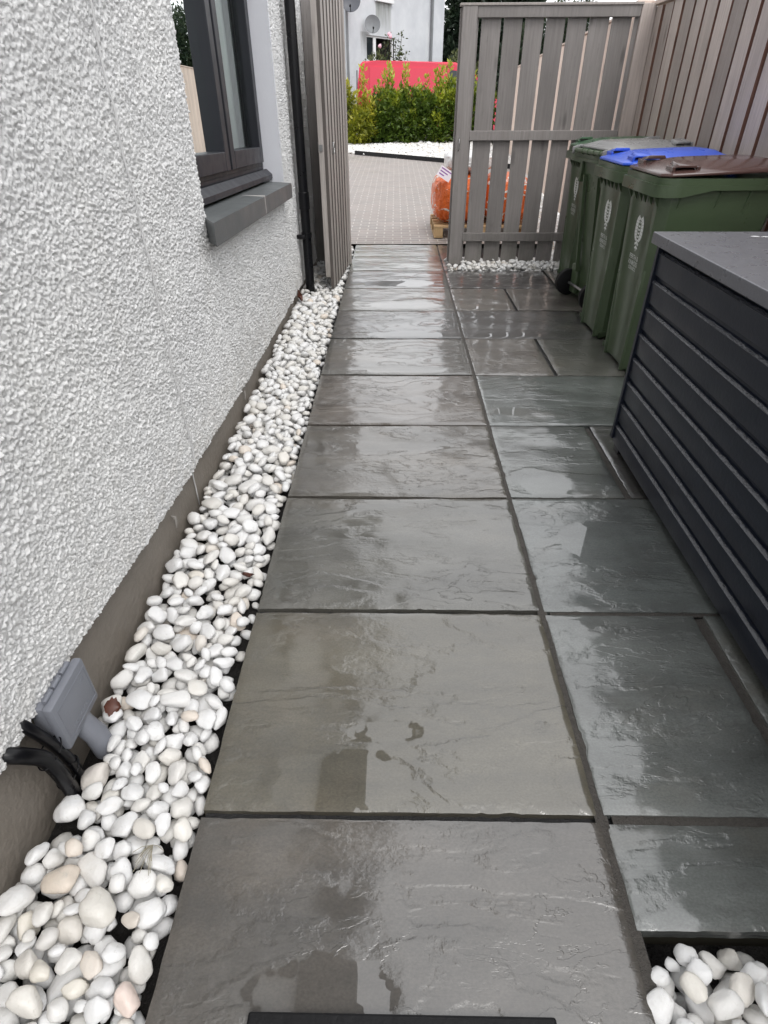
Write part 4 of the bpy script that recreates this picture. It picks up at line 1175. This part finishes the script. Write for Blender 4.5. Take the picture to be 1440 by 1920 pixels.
b4.location = (1.80, 5.28, 0)

# ---------------------------------------------------------------- storage box
sb = empty('storage_box', (1.4, 1.3, 0), label='dark grey slatted storage box with flat lid standing on the slabs', cat='storage box')
BX, BY0, BY1 = 1.398, -0.35, 2.345
RB = Matrix.Translation((BX, BY1, 0)) @ Matrix.Rotation(R_(-0.6), 4, 'Z') @ Matrix.Translation((-BX, -BY1, 0))
zt, zb0, nS = 0.842, 0.032, 8
ph = (zt - zb0) / nS
for k in range(nS):
    z = zb0 + k * ph
    g = MB()
    prof = [(BX + 0.030, z), (BX + 0.0045, z), (BX + 0.0035, z + 0.002), (BX + 0.0025, z + ph - 0.029), (BX, z + ph - 0.027), (BX + 0.0095, z + ph - 0.0205), (BX + 0.017, z + ph - 0.018), (BX + 0.018, z + ph - 0.003), (BX + 0.030, z + ph - 0.003)]
    n = 260
    ring = []
    for t in np.linspace(BY0, BY1 - 0.022, n):
        w_ = 0.0012 * (vn(t * 9, k * 7.3) - 0.5)
        e_ = w_ + 0.0022 * (vn(t * 60, k * 3.1) - 0.5) + 0.0020 * (vn(t * 140, k * 5.1) - 0.5)
        ring.append([RB @ Vector((a + (w_ if q == 4 else e_ if q == 5 else 0), t, b + (e_ * 1.2 if q == 5 else 0))) for q, (a, b) in enumerate(prof)])
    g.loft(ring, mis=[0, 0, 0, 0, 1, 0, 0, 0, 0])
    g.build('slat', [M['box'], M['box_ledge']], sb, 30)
g = MB()
g.box(BX + 0.031, BX + 0.75, BY0, BY1 - 0.024, zb0, zt - 0.001, 0, M=RB)
g.build('inner_panel', M['black'], sb)
g = MB()
g.box(BX - 0.004, BX + 0.03, BY1 - 0.0215, BY1, 0.045, zt, 0.002, M=RB); g.box(BX + 0.0305, BX + 0.76, BY1 - 0.022, BY1 - 0.003, 0.045, zt, 0.002, M=RB)
g.build('corner_trim', M['box'], sb)
g = MB()
g.box(BX - 0.022, BX + 0.80, BY0 - 0.02, BY1 + 0.022, zt + 0.001, zt + 0.040, 0.0035, M=RB)
g.build('lid', M['box_lid'], sb)
for y_ in (BY1 - 0.09, 0.6):
    g = MB(); g.box(BX + 0.012, BX + 0.06, y_, y_ + 0.06, 0.0, zb0 - 0.001, 0.002, M=RB)
    g.build('foot', M['black'], sb)
g = MB()      # bird dropping on the lid
for x_, y_, r in ((1.70, 2.27, 0.010), (1.735, 2.265, 0.008), (1.72, 2.26, 0.004)):
    g.faces([RB @ Vector((x_ + r * 1.6 * math.cos(t), y_ + r * math.sin(t), zt + 0.0406)) for t in np.linspace(0, 6.28, 13)[:-1]], [tuple(range(12))])
g.build('stain', M['white_upvc'], sb)

# ---------------------------------------------------------------- dead leaves and dry grass
def dead_leaf(p, s, rot, lab, curl=0.5):
    g = MB()
    n, m = 9, 5
    rows_ = []
    for i in range(n):
        t = i / (n - 1)
        w = s * 0.48 * (math.sin(math.pi * min(1, t * 1.02 + 0.02)) ** 0.7) * (1 + 0.35 * (i % 2))
        rows_.append([(s * (t - 0.5), w * (j / (m - 1) * 2 - 1), curl * s * 0.45 * abs(j / (m - 1) * 2 - 1) ** 1.5 + curl * s * 0.5 * (t - 0.4) ** 2) for j in range(m)])
    Mx = Matrix.Translation(p) @ Euler(rot).to_matrix().to_4x4()
    g.loft([[Mx @ Vector(q) for q in r] for r in rows_], cap=False, closed=False)
    return g.build('dead_leaf', M['dead_leaf'], None, True, label=lab, cat='leaf')
dead_leaf((1.352, 0.352, 0.045), 0.055, (0.5, -0.3, 0.9), 'brown curled dead leaf on white pebbles at the bottom right', 0.45)
dead_leaf((-0.292, 0.905, 0.025), 0.04, (0.7, 0.5, 0.4), 'red brown dead leaf beside the grey junction box', 0.35)
dead_leaf((-0.055, 1.415, 0.012), 0.038, (0.5, 0.4, 2.4), 'dark red dead leaf beside the slab edge in the pebble bed', 0.6)
dead_leaf((-0.325, 4.62, 0.045), 0.08, (1.2, 0.2, 1.5), 'rusty dead leaf against the plinth just before the drainpipe', 0.5)
g = MB()
for k in range(14):
    a = random.uniform(0, 6.28); l = random.uniform(0.03, 0.07)
    p = Vector((-0.075, 0.575, 0.02)); q = p + Vector((l * math.cos(a) * 0.6, -abs(l * math.sin(a)), random.uniform(-0.01, 0.012)))
    g.tube([p, (p + q) / 2 + Vector((0, 0, 0.008)), q], 0.0007, 4)
g.build('dry_grass', M['straw'], None, False, label='small wisp of dry grass on the pebbles near the slab edge', cat='grass wisp')

# ---------------------------------------------------------------- sacks on a pallet beyond the gate
pl = empty('pallet', (1.35, 7.7, 0.0), label='wooden pallet under orange sacks just beyond the closed gate', cat='pallet')
PX0, PX1, PY0, PY1 = 0.86, 1.96, 7.12, 8.02
for k in range(5):
    y_ = PY0 + 0.01 + k * (PY1 - PY0 - 0.14) / 4
    board('deck_board', M['pallet'], pl, PX0, PX1, y_, y_ + 0.11, dz(7.5) + 0.102, dz(7.5) + 0.122)
for x_ in (PX0 + 0.001, (PX0 + PX1) / 2 - 0.05, PX1 - 0.101):
    for y_ in (PY0 + 0.012, PY0 + 0.40, PY1 - 0.115):
        board('block', M['pallet'], pl, x_, x_ + 0.10, y_, y_ + 0.10, dz(7.5) + 0.022, dz(7.5) + 0.1015)
    board('runner', M['pallet'], pl, x_, x_ + 0.10, PY0 + 0.01, PY1 - 0.01, dz(7.5) + 0.001, dz(7.5) + 0.0215)
def sack(c, r, sd, mat, lab):
    bm = bmesh.new(); bmesh.ops.create_icosphere(bm, subdivisions=5, radius=1)
    co = np.array([v.co[:] for v in bm.verts]); F = np.array([[v.index for v in f.verts] for f in bm.faces]); bm.free()
    sg = np.sign(co) * np.abs(co) ** 0.55
    sg /= np.abs(sg).max(0)
    th = np.arctan2(co[:, 1], co[:, 0])
    sg = sg * (1 + 0.035 * (fbm(th * 5 + sd, co[:, 2] * 4, 4, sd) - 0.5)[:, None] * 4)
    sg[:, :2] *= (1 - 0.10 * (co[:, 2] ** 2))[:, None]
    V = sg * np.array(r) + np.array(c)
    return link('sack', np_mesh('sack', V, F), mat, None, True, label=lab, cat='sack')
zp = dz(7.5) + 0.123
sack((1.12, 7.57, zp + 0.245), (0.275, 0.42, 0.245), 1, M['sack_orange'], 'plump orange and white sack on the pallet, nearest the gateway')
sack((1.68, 7.57, zp + 0.235), (0.272, 0.42, 0.235), 2, M['sack_orange'], 'orange and white sack on the pallet, hidden mostly behind the closed gate')
sack((1.24, 7.62, zp + 0.59), (0.26, 0.34, 0.095), 3, M['sack_white'], 'flat white plastic sack lying on top of the orange sacks')
tk = empty('label_sheet', (0.98, 7.22, 0.66), label='small white and purple printed label sheet sticking out by the orange sack', cat='label sheet')
TM = Matrix.Translation((0.955, 7.16, 0.64)) @ Euler((R_(62), R_(30), R_(-8))).to_matrix().to_4x4()
g = MB(); g.box(-0.075, 0.075, -0.055, 0.055, -0.001, 0.001, M=TM); g.build('sheet', M['paper'], tk)
g = MB()
for k in range(3): g.box(-0.06, 0.06 - 0.03 * k, 0.028 - 0.03 * k, 0.040 - 0.03 * k, 0.0012, 0.0018, M=TM)
g.build('printing', M['purple'], tk)

# pale fence beyond the gate
pf = empty('boundary_fence', (2.45, 8, 0.05), label='pale unpainted board fence running away beyond the closed gate', cat='fence')
fa = math.atan(0.075)
MFN = Matrix.Translation((2.36, 6.15, 0)) @ Matrix.Rotation(-fa, 4, 'Z')
for k in range(122):
    y_ = k * 0.118
    board('fence_board', M['pale_wood'], pf, 0, 0.018, y_, y_ + 0.112, 0.06 + 0.02 * y_, 1.865 + random.uniform(-0.005, 0.005), 0.0, MFN)
for z in (0.4, 1.3):
    board('fence_rail', M['pale_wood'], pf, 0.0185, 0.05, 0, 14.4, z, z + 0.06, 0.0, MFN)
board('capping', M['pale_wood'], pf, -0.012, 0.055, 0, 14.4, 1.872, 1.89, 0.0, MFN)

# ---------------------------------------------------------------- plants
def leaves(P, D, size, tint, wid=0.42):
    """P (n,3) leaf feet, D (n,3) directions; each leaf a folded diamond"""
    n = len(P)
    D = D / np.linalg.norm(D, axis=1, keepdims=True)
    r = rng.normal(size=(n, 3)); side = np.cross(D, r); side /= np.linalg.norm(side, axis=1, keepdims=True)
    up = np.cross(side, D)
    s = (size * np.exp(rng.normal(0, 0.25, n)))[:, None]
    a = P; c = P + D * s
    b = P + D * s * 0.45 + side * s * wid * 0.5 + up * s * 0.08
    d = P + D * s * 0.45 - side * s * wid * 0.5 + up * s * 0.08
    V = np.stack([a, b, c, d], 1).reshape(-1, 3)
    F = np.arange(n * 4).reshape(n, 4)
    return V, F, np.repeat(tint, 4)
def shrub(name, lobes, shoots, n, size, mat, lab, cat, group=None, bright=0.0, base=None, hang=0.3, parts=('foliage', 'stem')):
    """lobes: (x, y, z, rx, ry, rz); shoots: (x, y, z0, z1)"""
    Ps, Ds, Ts = [], [], []
    vol = np.array([l[3] * l[4] * l[5] for l in lobes]) ** 0.67; vol /= vol.sum()
    for l, w in zip(lobes, vol):
        m = int(n * w)
        d = rng.normal(size=(m, 3)); d /= np.linalg.norm(d, axis=1, keepdims=True)
        rad = rng.random(m) ** 0.28
        lump = 0.75 + 0.5 * fbm(d[:, 0] * 3 + l[0] * 5 + 20, d[:, 2] * 3 + d[:, 1] * 2 + 20, 3, 2)
        p = np.array(l[:3]) + d * np.array(l[3:]) * (rad * lump)[:, None]
        cl = vn(p[:, 0] * 7 + 40, p[:, 2] * 7 + p[:, 1] * 3 + 40, 5)
        Ps.append(p); Ds.append(d + rng.normal(size=(m, 3)) * 0.7 + np.array([0, 0, hang]))
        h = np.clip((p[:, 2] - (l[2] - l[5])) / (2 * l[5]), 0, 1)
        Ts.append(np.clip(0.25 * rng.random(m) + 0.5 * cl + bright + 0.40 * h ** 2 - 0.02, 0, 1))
    for (x, y, z0, z1) in shoots:
        m = int((z1 - z0) * 110)
        t = rng.random(m)
        p = np.stack([x + rng.normal(0, 0.03, m), y + rng.normal(0, 0.03, m), z0 + t * (z1 - z0)], -1)
        a = rng.random(m) * 6.28
        Ps.append(p); Ds.append(np.stack([np.cos(a), np.sin(a), 0.9 + 0.5 * t], -1)); Ts.append(np.clip(0.65 + 0.35 * t + rng.normal(0, 0.08, m), 0, 1))
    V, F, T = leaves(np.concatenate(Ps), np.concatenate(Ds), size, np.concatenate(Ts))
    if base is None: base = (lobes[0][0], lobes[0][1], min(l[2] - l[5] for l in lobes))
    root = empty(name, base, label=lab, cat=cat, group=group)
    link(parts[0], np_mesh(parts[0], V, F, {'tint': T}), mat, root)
    return root
def stems(root, name, segs, mat=None):
    g = MB()
    for pts, r in segs: g.tube(pts, r, 7)
    return g.build(name, mat or M['bark'], root, True)

zg = 0.24
def laurel(x, y, w, h, n, sh, lab, mat='leaf', bright=0.0, size=0.10):
    lob = [(x, y, zg + h * 0.45, w * 0.5, 0.42, h * 0.5), (x - w * 0.2, y - 0.08, zg + h * 0.30, w * 0.36, 0.40, h * 0.34), (x + w * 0.22, y - 0.05, zg + h * 0.55, w * 0.32, 0.36, h * 0.36)]
    r = shrub('laurel_shrub', lob, sh, n, size, M[mat], lab, 'shrub', 'hedge shrubs in front of the van', bright, (x, y, zg))
    stems(r, 'stem', [([(x + dx, y, zg - 0.05), (x + dx * 1.6, y + 0.03, zg + h * 0.4), (x + dx * 2.6, y - 0.02, zg + h * 0.8)], [0.02, 0.014, 0.006]) for dx in (-0.12, 0.0, 0.1)])
    return r
laurel(0.22, 19.35, 1.15, 1.42, 8500, [(0.24, 19.3, 1.5, 2.06), (0.33, 19.2, 1.4, 1.85), (0.16, 19.3, 1.3, 1.9), (-0.02, 19.2, 1.2, 1.7)], 'dark green laurel shrub with two tall bright shoots, middle of the hedge')
laurel(0.98, 19.4, 1.15, 1.38, 8500, [(0.66, 19.3, 1.4, 2.04), (0.72, 19.2, 1.3, 1.9), (1.05, 19.2, 1.3, 1.72), (1.25, 19.25, 1.3, 1.8)], 'dense dark laurel shrub in the hedge left of the closed gate edge')
laurel(1.78, 19.3, 0.9, 1.55, 6000, [(1.62, 19.2, 1.4, 2.0), (1.85, 19.3, 1.5, 2.1), (1.5, 19.2, 1.3, 1.9)], 'tall laurel shrub with upright bright leaves right behind the gate stile', bright=0.12)
laurel(2.6, 19.5, 1.1, 1.5, 4500, [(2.5, 19.4, 1.4, 1.9)], 'laurel shrub seen only through the gaps of the closed gate')
laurel(-0.50, 19.1, 0.75, 1.0, 2600, [(-0.44, 19.1, 0.9, 2.02), (-0.40, 19.15, 0.8, 1.7), (-0.30, 19.05, 0.8, 1.45), (-0.62, 19.1, 0.8, 1.5), (-0.2, 19.0, 0.7, 1.35), (-0.15, 19.1, 0.6, 1.15)], 'loose yellow green shrub with one tall shoot in front of the van rear', 'leaf_yellow', 0.15, 0.10)
laurel(-1.02, 19.4, 0.7, 1.45, 2600, [(-0.9, 19.3, 1.2, 1.75), (-1.05, 19.3, 1.1, 1.7)], 'yellow green shrub beside the open gate leaf edge', 'leaf_yellow', 0.0, 0.10)

def tree(name, x, y, h, r, n, size, mat, lab, z0=0.25, conical=False, group=None, zlow=0.15):
    lob = []
    if conical:
        for k in range(7):
            t = k / 6
            q = r * (1.0 - 0.78 * t)
            lob.append((x + random.uniform(-0.2, 0.2), y, z0 + h * (zlow + (0.9 - zlow) * t), q, q, h * 0.16))
    else:
        for k in range(9):
            a = k * 2.4
            lob.append((x + r * 0.55 * math.cos(a) * (k > 0), y + r * 0.55 * math.sin(a) * (k > 0), z0 + h * (0.35 + 0.55 * ((k * 0.37) % 1)), r * random.uniform(0.42, 0.6), r * random.uniform(0.42, 0.6), h * random.uniform(0.15, 0.22)))
    rt = shrub(name, lob, [], n, size, mat, lab, 'tree', group, 0.0, (x, y, z0), 0.0 if not conical else -0.2, parts=('crown', 'x'))
    segs = [([(x, y, z0 - 0.2), (x + 0.05, y, z0 + h * 0.4), (x, y, z0 + h * 0.85)], [0.07 * r + 0.06, 0.05 * r + 0.04, 0.02])]
    for k in range(9):
        a, t = k * 2.4, 0.25 + 0.06 * k
        segs.append(([(x, y, z0 + h * t), (x + r * 0.4 * math.cos(a), y + r * 0.4 * math.sin(a), z0 + h * (t + 0.06)), (x + r * 0.8 * math.cos(a), y + r * 0.8 * math.sin(a), z0 + h * (t + 0.10))], [0.05, 0.035, 0.012]))
    stems(rt, 'trunk', segs)
    return rt
tree('conifer_tree', 3.9, 34.0, 9.5, 2.0, 42000, 0.24, M['leaf_dark'], 'dark conifer tree rising beside the right corner of the white house', conical=True, zlow=0.08)
tree('conifer_tree', 6.6, 37.0, 9.0, 1.6, 24000, 0.26, M['leaf_dark'], 'dark conifer tree glimpsed through the top gaps of the closed gate', conical=True, zlow=0.08)
r = shrub('garden_bush', [(2.8, 27.5, 1.6, 0.7, 0.6, 1.25), (3.5, 27.8, 1.4, 0.8, 0.6, 1.1), (2.4, 27.2, 1.2, 0.5, 0.5, 0.9)], [], 7000, 0.10, M['leaf_mid'], 'pale green bush at the foot of the dark conifer beside the gate stile', 'bush', None, 0.2, (2.9, 27.5, 0.3))
stems(r, 'stem', [([(2.9 + d, 27.5, 0.2), (2.9 + d * 2, 27.5, 1.2), (2.9 + d * 4, 27.5, 2.0)], [0.04, 0.03, 0.01]) for d in (-0.1, 0, 0.12)])
r = shrub('garden_bush', [(5.4, 29.0, 2.0, 1.1, 0.8, 1.6), (6.6, 29.5, 2.2, 1.2, 0.9, 2.0), (7.8, 29.9, 2.3, 1.2, 0.9, 2.1), (7.0, 29.6, 1.4, 1.4, 0.9, 1.3)], [], 34000, 0.13, M['leaf_dark'], 'dark bushy growth above the pale fence, mirrored in the left window pane', 'bush', None, 0.1, (6.0, 29.2, 0.3))
stems(r, 'stem', [([(5.9 + d, 29.2, 0.2), (5.9 + d * 3, 29.2, 1.6), (5.9 + d * 5, 29.2, 3.0)], [0.06, 0.04, 0.02]) for d in (-0.15, 0, 0.15)])
# ---------------------------------------------------------------- red van
van = empty('van', label='red panel van parked behind the laurel hedge', cat='van')
prof = [(0.02, 0.42), (0.0, 0.95), (0.02, 1.45), (0.07, 1.86), (0.16, 1.95), (0.6, 1.985), (2.9, 1.985), (3.25, 1.90), (3.55, 1.70), (4.02, 1.20), (4.70, 1.02), (4.86, 0.80), (4.88, 0.36)]
def arch(cx, r=0.36): return [(cx + r * math.cos(t), 0.36 + r * math.sin(t)) for t in np.linspace(0, math.pi, 11)]
bottom = [(4.3, 0.30)] + [p for p in arch(3.85)] + [(3.3, 0.30), (1.3, 0.30)] + [p for p in arch(0.85)] + [(0.3, 0.36)]
out = prof + bottom
def hwid(z): return float(np.interp(z, [0.3, 0.9, 1.2, 1.9, 2.0], [0.93, 0.955, 0.945, 0.83, 0.78]))
g = MB()
n = len(out)
L_ = [g.bm.verts.new((x, -hwid(z), z)) for x, z in out]; Rr = [g.bm.verts.new((x, hwid(z), z)) for x, z in out]
for i in range(n):
    j = (i + 1) % n
    g.bm.faces.new((L_[i], L_[j], Rr[j], Rr[i]))
fl = g.bm.faces.new(L_); fr_ = g.bm.faces.new(Rr[::-1])
bmesh.ops.bevel(g.bm, geom=[e for e in set(list(fl.edges) + list(fr_.edges)) if max(v.co.z for v in e.verts) > 0.9], offset=0.05, segments=3, affect='EDGES')
vb = g.build('body', M['red'], van, 45)
def side(z): return -hwid(z) - 0.004
def panel(name, pts, mat, t=0.008, bev=0.004, parent=van):
    g = MB()
    g.loft([[(x, side(z) + 0.012, z) for x, z in pts], [(x, side(z) - t, z) for x, z in pts]])
    return g.build(name, mat, parent, bev=bev)
panel('side_panel', [(0.38, 1.16), (2.62, 1.16), (2.62, 1.83), (0.38, 1.83)], M['red'], 0.022, 0.007)
panel('door_panel', [(2.70, 0.45), (3.40, 0.45), (3.44, 1.16), (2.70, 1.16)], M['red'])
panel('side_window', [(2.76, 1.22), (3.80, 1.22), (3.46, 1.74), (2.76, 1.80)], M['car_glass'])
panel('side_moulding', [(1.28, 0.55), (2.66, 0.55), (2.66, 0.66), (1.28, 0.66)], M['rubber'])
panel('swage_panel', [(0.30, 0.98), (2.62, 0.98), (2.62, 1.05), (0.30, 1.05)], M['red'], 0.012)
panel('door_seam', [(2.655, 0.45), (2.675, 0.45), (2.675, 1.90), (2.655, 1.90)], M['rubber'], 0.001, 0)
panel('tail_light', [(0.02, 0.95), (0.10, 0.95), (0.12, 1.55), (0.06, 1.55)], M['lamp_red'], 0.006)
panel('bumper', [(0.0, 0.36), (0.42, 0.36), (0.44, 0.60), (0.0, 0.60)], M['rubber'], 0.02)
g = MB(); g.box(-0.02, 0.012, -0.66, 0.66, 1.15, 1.75, 0.01); g.build('rear_window', M['car_glass'], van)
for cx in (0.85, 3.85):
    for sy in (-1, 1):
        g = MB()
        g.tube([(cx, sy * 0.72, 0.33), (cx, sy * 0.74, 0.33), (cx, sy * 0.925, 0.33), (cx, sy * 0.94, 0.33)], [0.29, 0.325, 0.325, 0.29], 28)
        w = g.build('wheel', M['rubber'], van, 40)
        g = MB(); g.tube([(cx, sy * 0.941, 0.33), (cx, sy * 0.95, 0.33)], [0.21, 0.17], 20); g.build('rim', M['metal'], w, 40)
g = MB(); g.box(3.62, 3.76, -1.12, -0.93, 1.12, 1.34, 0.03); g.build('wing_mirror', M['rubber'], van)
g = MB(); g.faces([(3.30, -0.74, 1.885), (3.30, 0.74, 1.885), (4.0, 0.82, 1.25), (4.0, -0.82, 1.25)], [(0, 1, 2, 3)]); g.build('windscreen', M['car_glass'], van)
van.location = (-0.80, 22.35, 0.275)
van.rotation_euler = (0, R_(1.2), R_(3))

# ---------------------------------------------------------------- white house beyond
hb2 = empty('white_house', label='old white rendered house with dirty streaks far beyond the hedge', cat='house')
ang = math.atan2(0.83, 0.56)
w1, w2, HH = 6.35, 9.0, 5.4
g = MB()
def wallgrid(p, q, r_, s_):
    g.faces([p, q, r_, s_], [(0, 1, 2, 3)])
# front face lies in local y = 0, from x = 0 to w1, with an opening for the ground-floor window
wx0, wx1, wz0, wz1 = 1.10, 2.80, 2.42, 3.14
def quad(x0, x1, z0, z1): g.faces([(x0, 0, z0), (x1, 0, z0), (x1, 0, z1), (x0, 0, z1)], [(0, 1, 2, 3)])
quad(0, wx0, -0.5, HH); quad(wx1, w1, -0.5, HH); quad(wx0, wx1, -0.5, wz0); quad(wx0, wx1, wz1, HH)
g.faces([(0, 0, -0.5), (0, w2, -0.5), (0, w2, HH), (0, 0, HH)], [(0, 1, 2, 3)])
g.faces([(w1, 0, -0.5), (w1, w2, -0.5), (w1, w2, HH), (w1, 0, HH)], [(0, 1, 2, 3)])
g.faces([(0, w2, -0.5), (w1, w2, -0.5), (w1, w2, HH), (0, w2, HH)], [(0, 1, 2, 3)])
g.build('wall', M['old_render'], hb2)
g = MB(); g.faces([(x, y_, z) for x in (wx0, wx1) for y_ in (0.001, 1.2) for z in (wz0, wz1)], [(0, 1, 3, 2), (4, 6, 7, 5), (2, 3, 7, 6), (0, 2, 6, 4), (1, 5, 7, 3)])
g.build('window_recess', M['dark_room'], hb2)
g = MB()
t = 0.06
g.box(wx0, wx1, 0.05, 0.11, wz1 - 0.05, wz1, 0); g.box(wx0, wx1, 0.05, 0.11, wz0, wz0 + t, 0)
for a, b in ((wx0, wx0 + 0.05), (1.56, 1.72), (wx1 - 0.07, wx1)): g.box(a, b, 0.05, 0.11, wz0 + t + .0005, wz1 - 0.0505, 0)
w = g.build('window', M['white_upvc'], hb2)
g = MB(); g.faces([(wx0 + 0.05, 0.08, wz0 + t), (1.56, 0.08, wz0 + t), (1.56, 0.08, wz1 - 0.05), (wx0 + 0.05, 0.08, wz1 - 0.05)], [(0, 1, 2, 3)])
g.build('pane', M['car_glass'], w)
g = MB(); g.box(wx0 - 0.08, wx1 + 0.08, -0.09, 0.049, wz0 - 0.07, wz0 - 0.001, 0.01); g.build('window_sill', M['white_upvc'], hb2)
g = MB(); g.box(1.60, 2.66, -0.10, -0.002, 4.06, 4.16, 0.01); g.build('window_sill', M['white_upvc'], hb2)
g = MB(); g.box(1.66, 2.60, -0.01, 0.0, 4.161, 5.3, 0); w = g.build('window', M['white_upvc'], hb2)
g = MB(); g.box(1.74, 2.52, -0.016, -0.0105, 4.25, 5.2, 0); g.build('pane', M['car_glass'], w)
g = MB(); g.tube([(5.30, -0.08, -0.4), (5.30, -0.08, HH)], 0.055, 10); g.build('drainpipe', M['dish_grey'], hb2, 40)
g = MB(); g.tube([(-0.07, -0.06, -0.4), (-0.07, -0.06, HH)], 0.045, 10); g.build('drainpipe', M['dish_grey'], hb2, 40)
g = MB()
g.loft([[(x, -0.4, HH), (x, w2 / 2, HH + 1.3), (x, w2 + 0.4, HH), (x, w2 + 0.4, HH - 0.15), (x, -0.4, HH - 0.15)] for x in (-0.3, w1 + 0.3)])
g.build('roof', M['roof'], hb2)
hb2.location = (-1.21, 25.0, 0.0)
hb2.rotation_euler = (0, 0, ang)
HM = Matrix.Translation((-1.21, 25.0, 0)) @ Matrix.Rotation(ang, 4, 'Z')

def dish(c, aim, r, mat, lab):
    root = empty('satellite_dish', c, label=lab, cat='satellite dish')
    aim = Vector(aim).normalized(); sx = aim.cross(Vector((0, 0, 1))).normalized(); sz = sx.cross(aim)
    c = Vector(c)
    P = lambda a, b, d: c + sx * a + sz * b + aim * d
    g = MB()
    rings = [[P(r * q * math.cos(t), r * q * math.sin(t), 0.09 * q * q) for t in np.linspace(0, 6.2832, 33)[:-1]] for q in (0.02, 0.4, 0.7, 0.9, 1.0)]
    rings += [[P(r * q * math.cos(t), r * q * math.sin(t), 0.09 * q * q - 0.012) for t in np.linspace(0, 6.2832, 33)[:-1]] for q in (1.0, 0.7, 0.02)]
    g.loft(rings); g.build('reflector', mat, root, 50)
    g = MB(); g.tube([P(0, -r * 0.95, 0.08), P(0, -r * 0.75, 0.28)], 0.012, 8); g.tube([P(0, -r * 0.75, 0.28), P(0, -r * 0.62, 0.24)], 0.03, 10); g.build('receiver_arm', M['black'], root, 40)
    g = MB(); g.tube([P(0, 0, -0.01), P(0, -0.05, -0.34)], 0.018, 8); g.build('bracket', M['dish_grey'], root, 40)
    return root
dish(HM @ Vector((1.03, -0.30, 3.37)), (0.15, -1, 0.35), 0.265, M['dish_grey'], 'pale grey round satellite dish above the window of the white house')
dish(HM @ Vector((-0.12, -0.30, 3.88)), (-0.05, -1, 0.3), 0.31, M['dish_dark'], 'dark grey satellite dish half hidden by the top of the open gate leaf')

# rose and bush in front of that house
rs = empty('rose_bush', (0.35, 24.2, 0.3), label='leggy rose bush with pink flowers rising above the red van roof', cat='rose bush')
Ps, Ds, segs = [], [], []
tops = [(0.20, 3.05), (0.42, 2.95), (0.62, 3.12), (0.05, 2.85), (0.55, 2.7), (-0.08, 2.75), (0.75, 2.6)]
for tx, tz in tops:
    pts = [Vector((0.35 + (tx - 0.35) * q, 24.2 + random.uniform(-0.05, 0.05), 0.3 + (tz - 0.3) * q)) for q in (0, 0.4, 0.75, 1)]
    segs.append((pts, [0.014, 0.011, 0.008, 0.005]))
    for _ in range(60):
        q = random.uniform(0.62, 1)
        p = pts[0].lerp(pts[3], q); Ps.append(p + Vector((random.gauss(0, 0.06), random.gauss(0, 0.06), 0))); Ds.append((random.gauss(0, 1), random.gauss(0, 1), random.gauss(0.2, 0.5)))
V, F, T = leaves(np.array(Ps), np.array(Ds), 0.085, rng.random(len(Ps)) * 0.8, 0.6)
link('foliage', np_mesh('foliage', V, F, {'tint': T}), M['leaf_mid'], rs)
stems(rs, 'stem', segs)
for fx, fz in ((0.20, 3.02), (-0.10, 2.72), (0.24, 2.96)):
    bm = bmesh.new(); bmesh.ops.create_icosphere(bm, subdivisions=2, radius=0.06)
    for v in bm.verts: v.co *= 1 + 0.25 * math.sin(v.co.x * 60) * math.cos(v.co.y * 60); v.co += Vector((fx, 24.12, fz))
    me = bpy.data.meshes.new('flower'); bm.to_mesh(me); bm.free()
    link('flower', me, M['petal'], rs, True)
r = shrub('garden_bush', [(-0.22, 23.9, 2.15, 0.42, 0.35, 0.40), (-0.1, 24.0, 1.4, 0.5, 0.4, 0.9)], [], 3000, 0.075, M['leaf_mid'], 'rounded green bush under the window of the white house', 'bush', None, 0.15, (-0.15, 23.9, 0.3))
stems(r, 'stem', [([(-0.15 + d, 23.9, 0.2), (-0.15 + d * 2, 23.9, 1.2), (-0.2 + d * 3, 23.9, 2.0)], [0.03, 0.02, 0.01]) for d in (-0.06, 0, 0.07)])
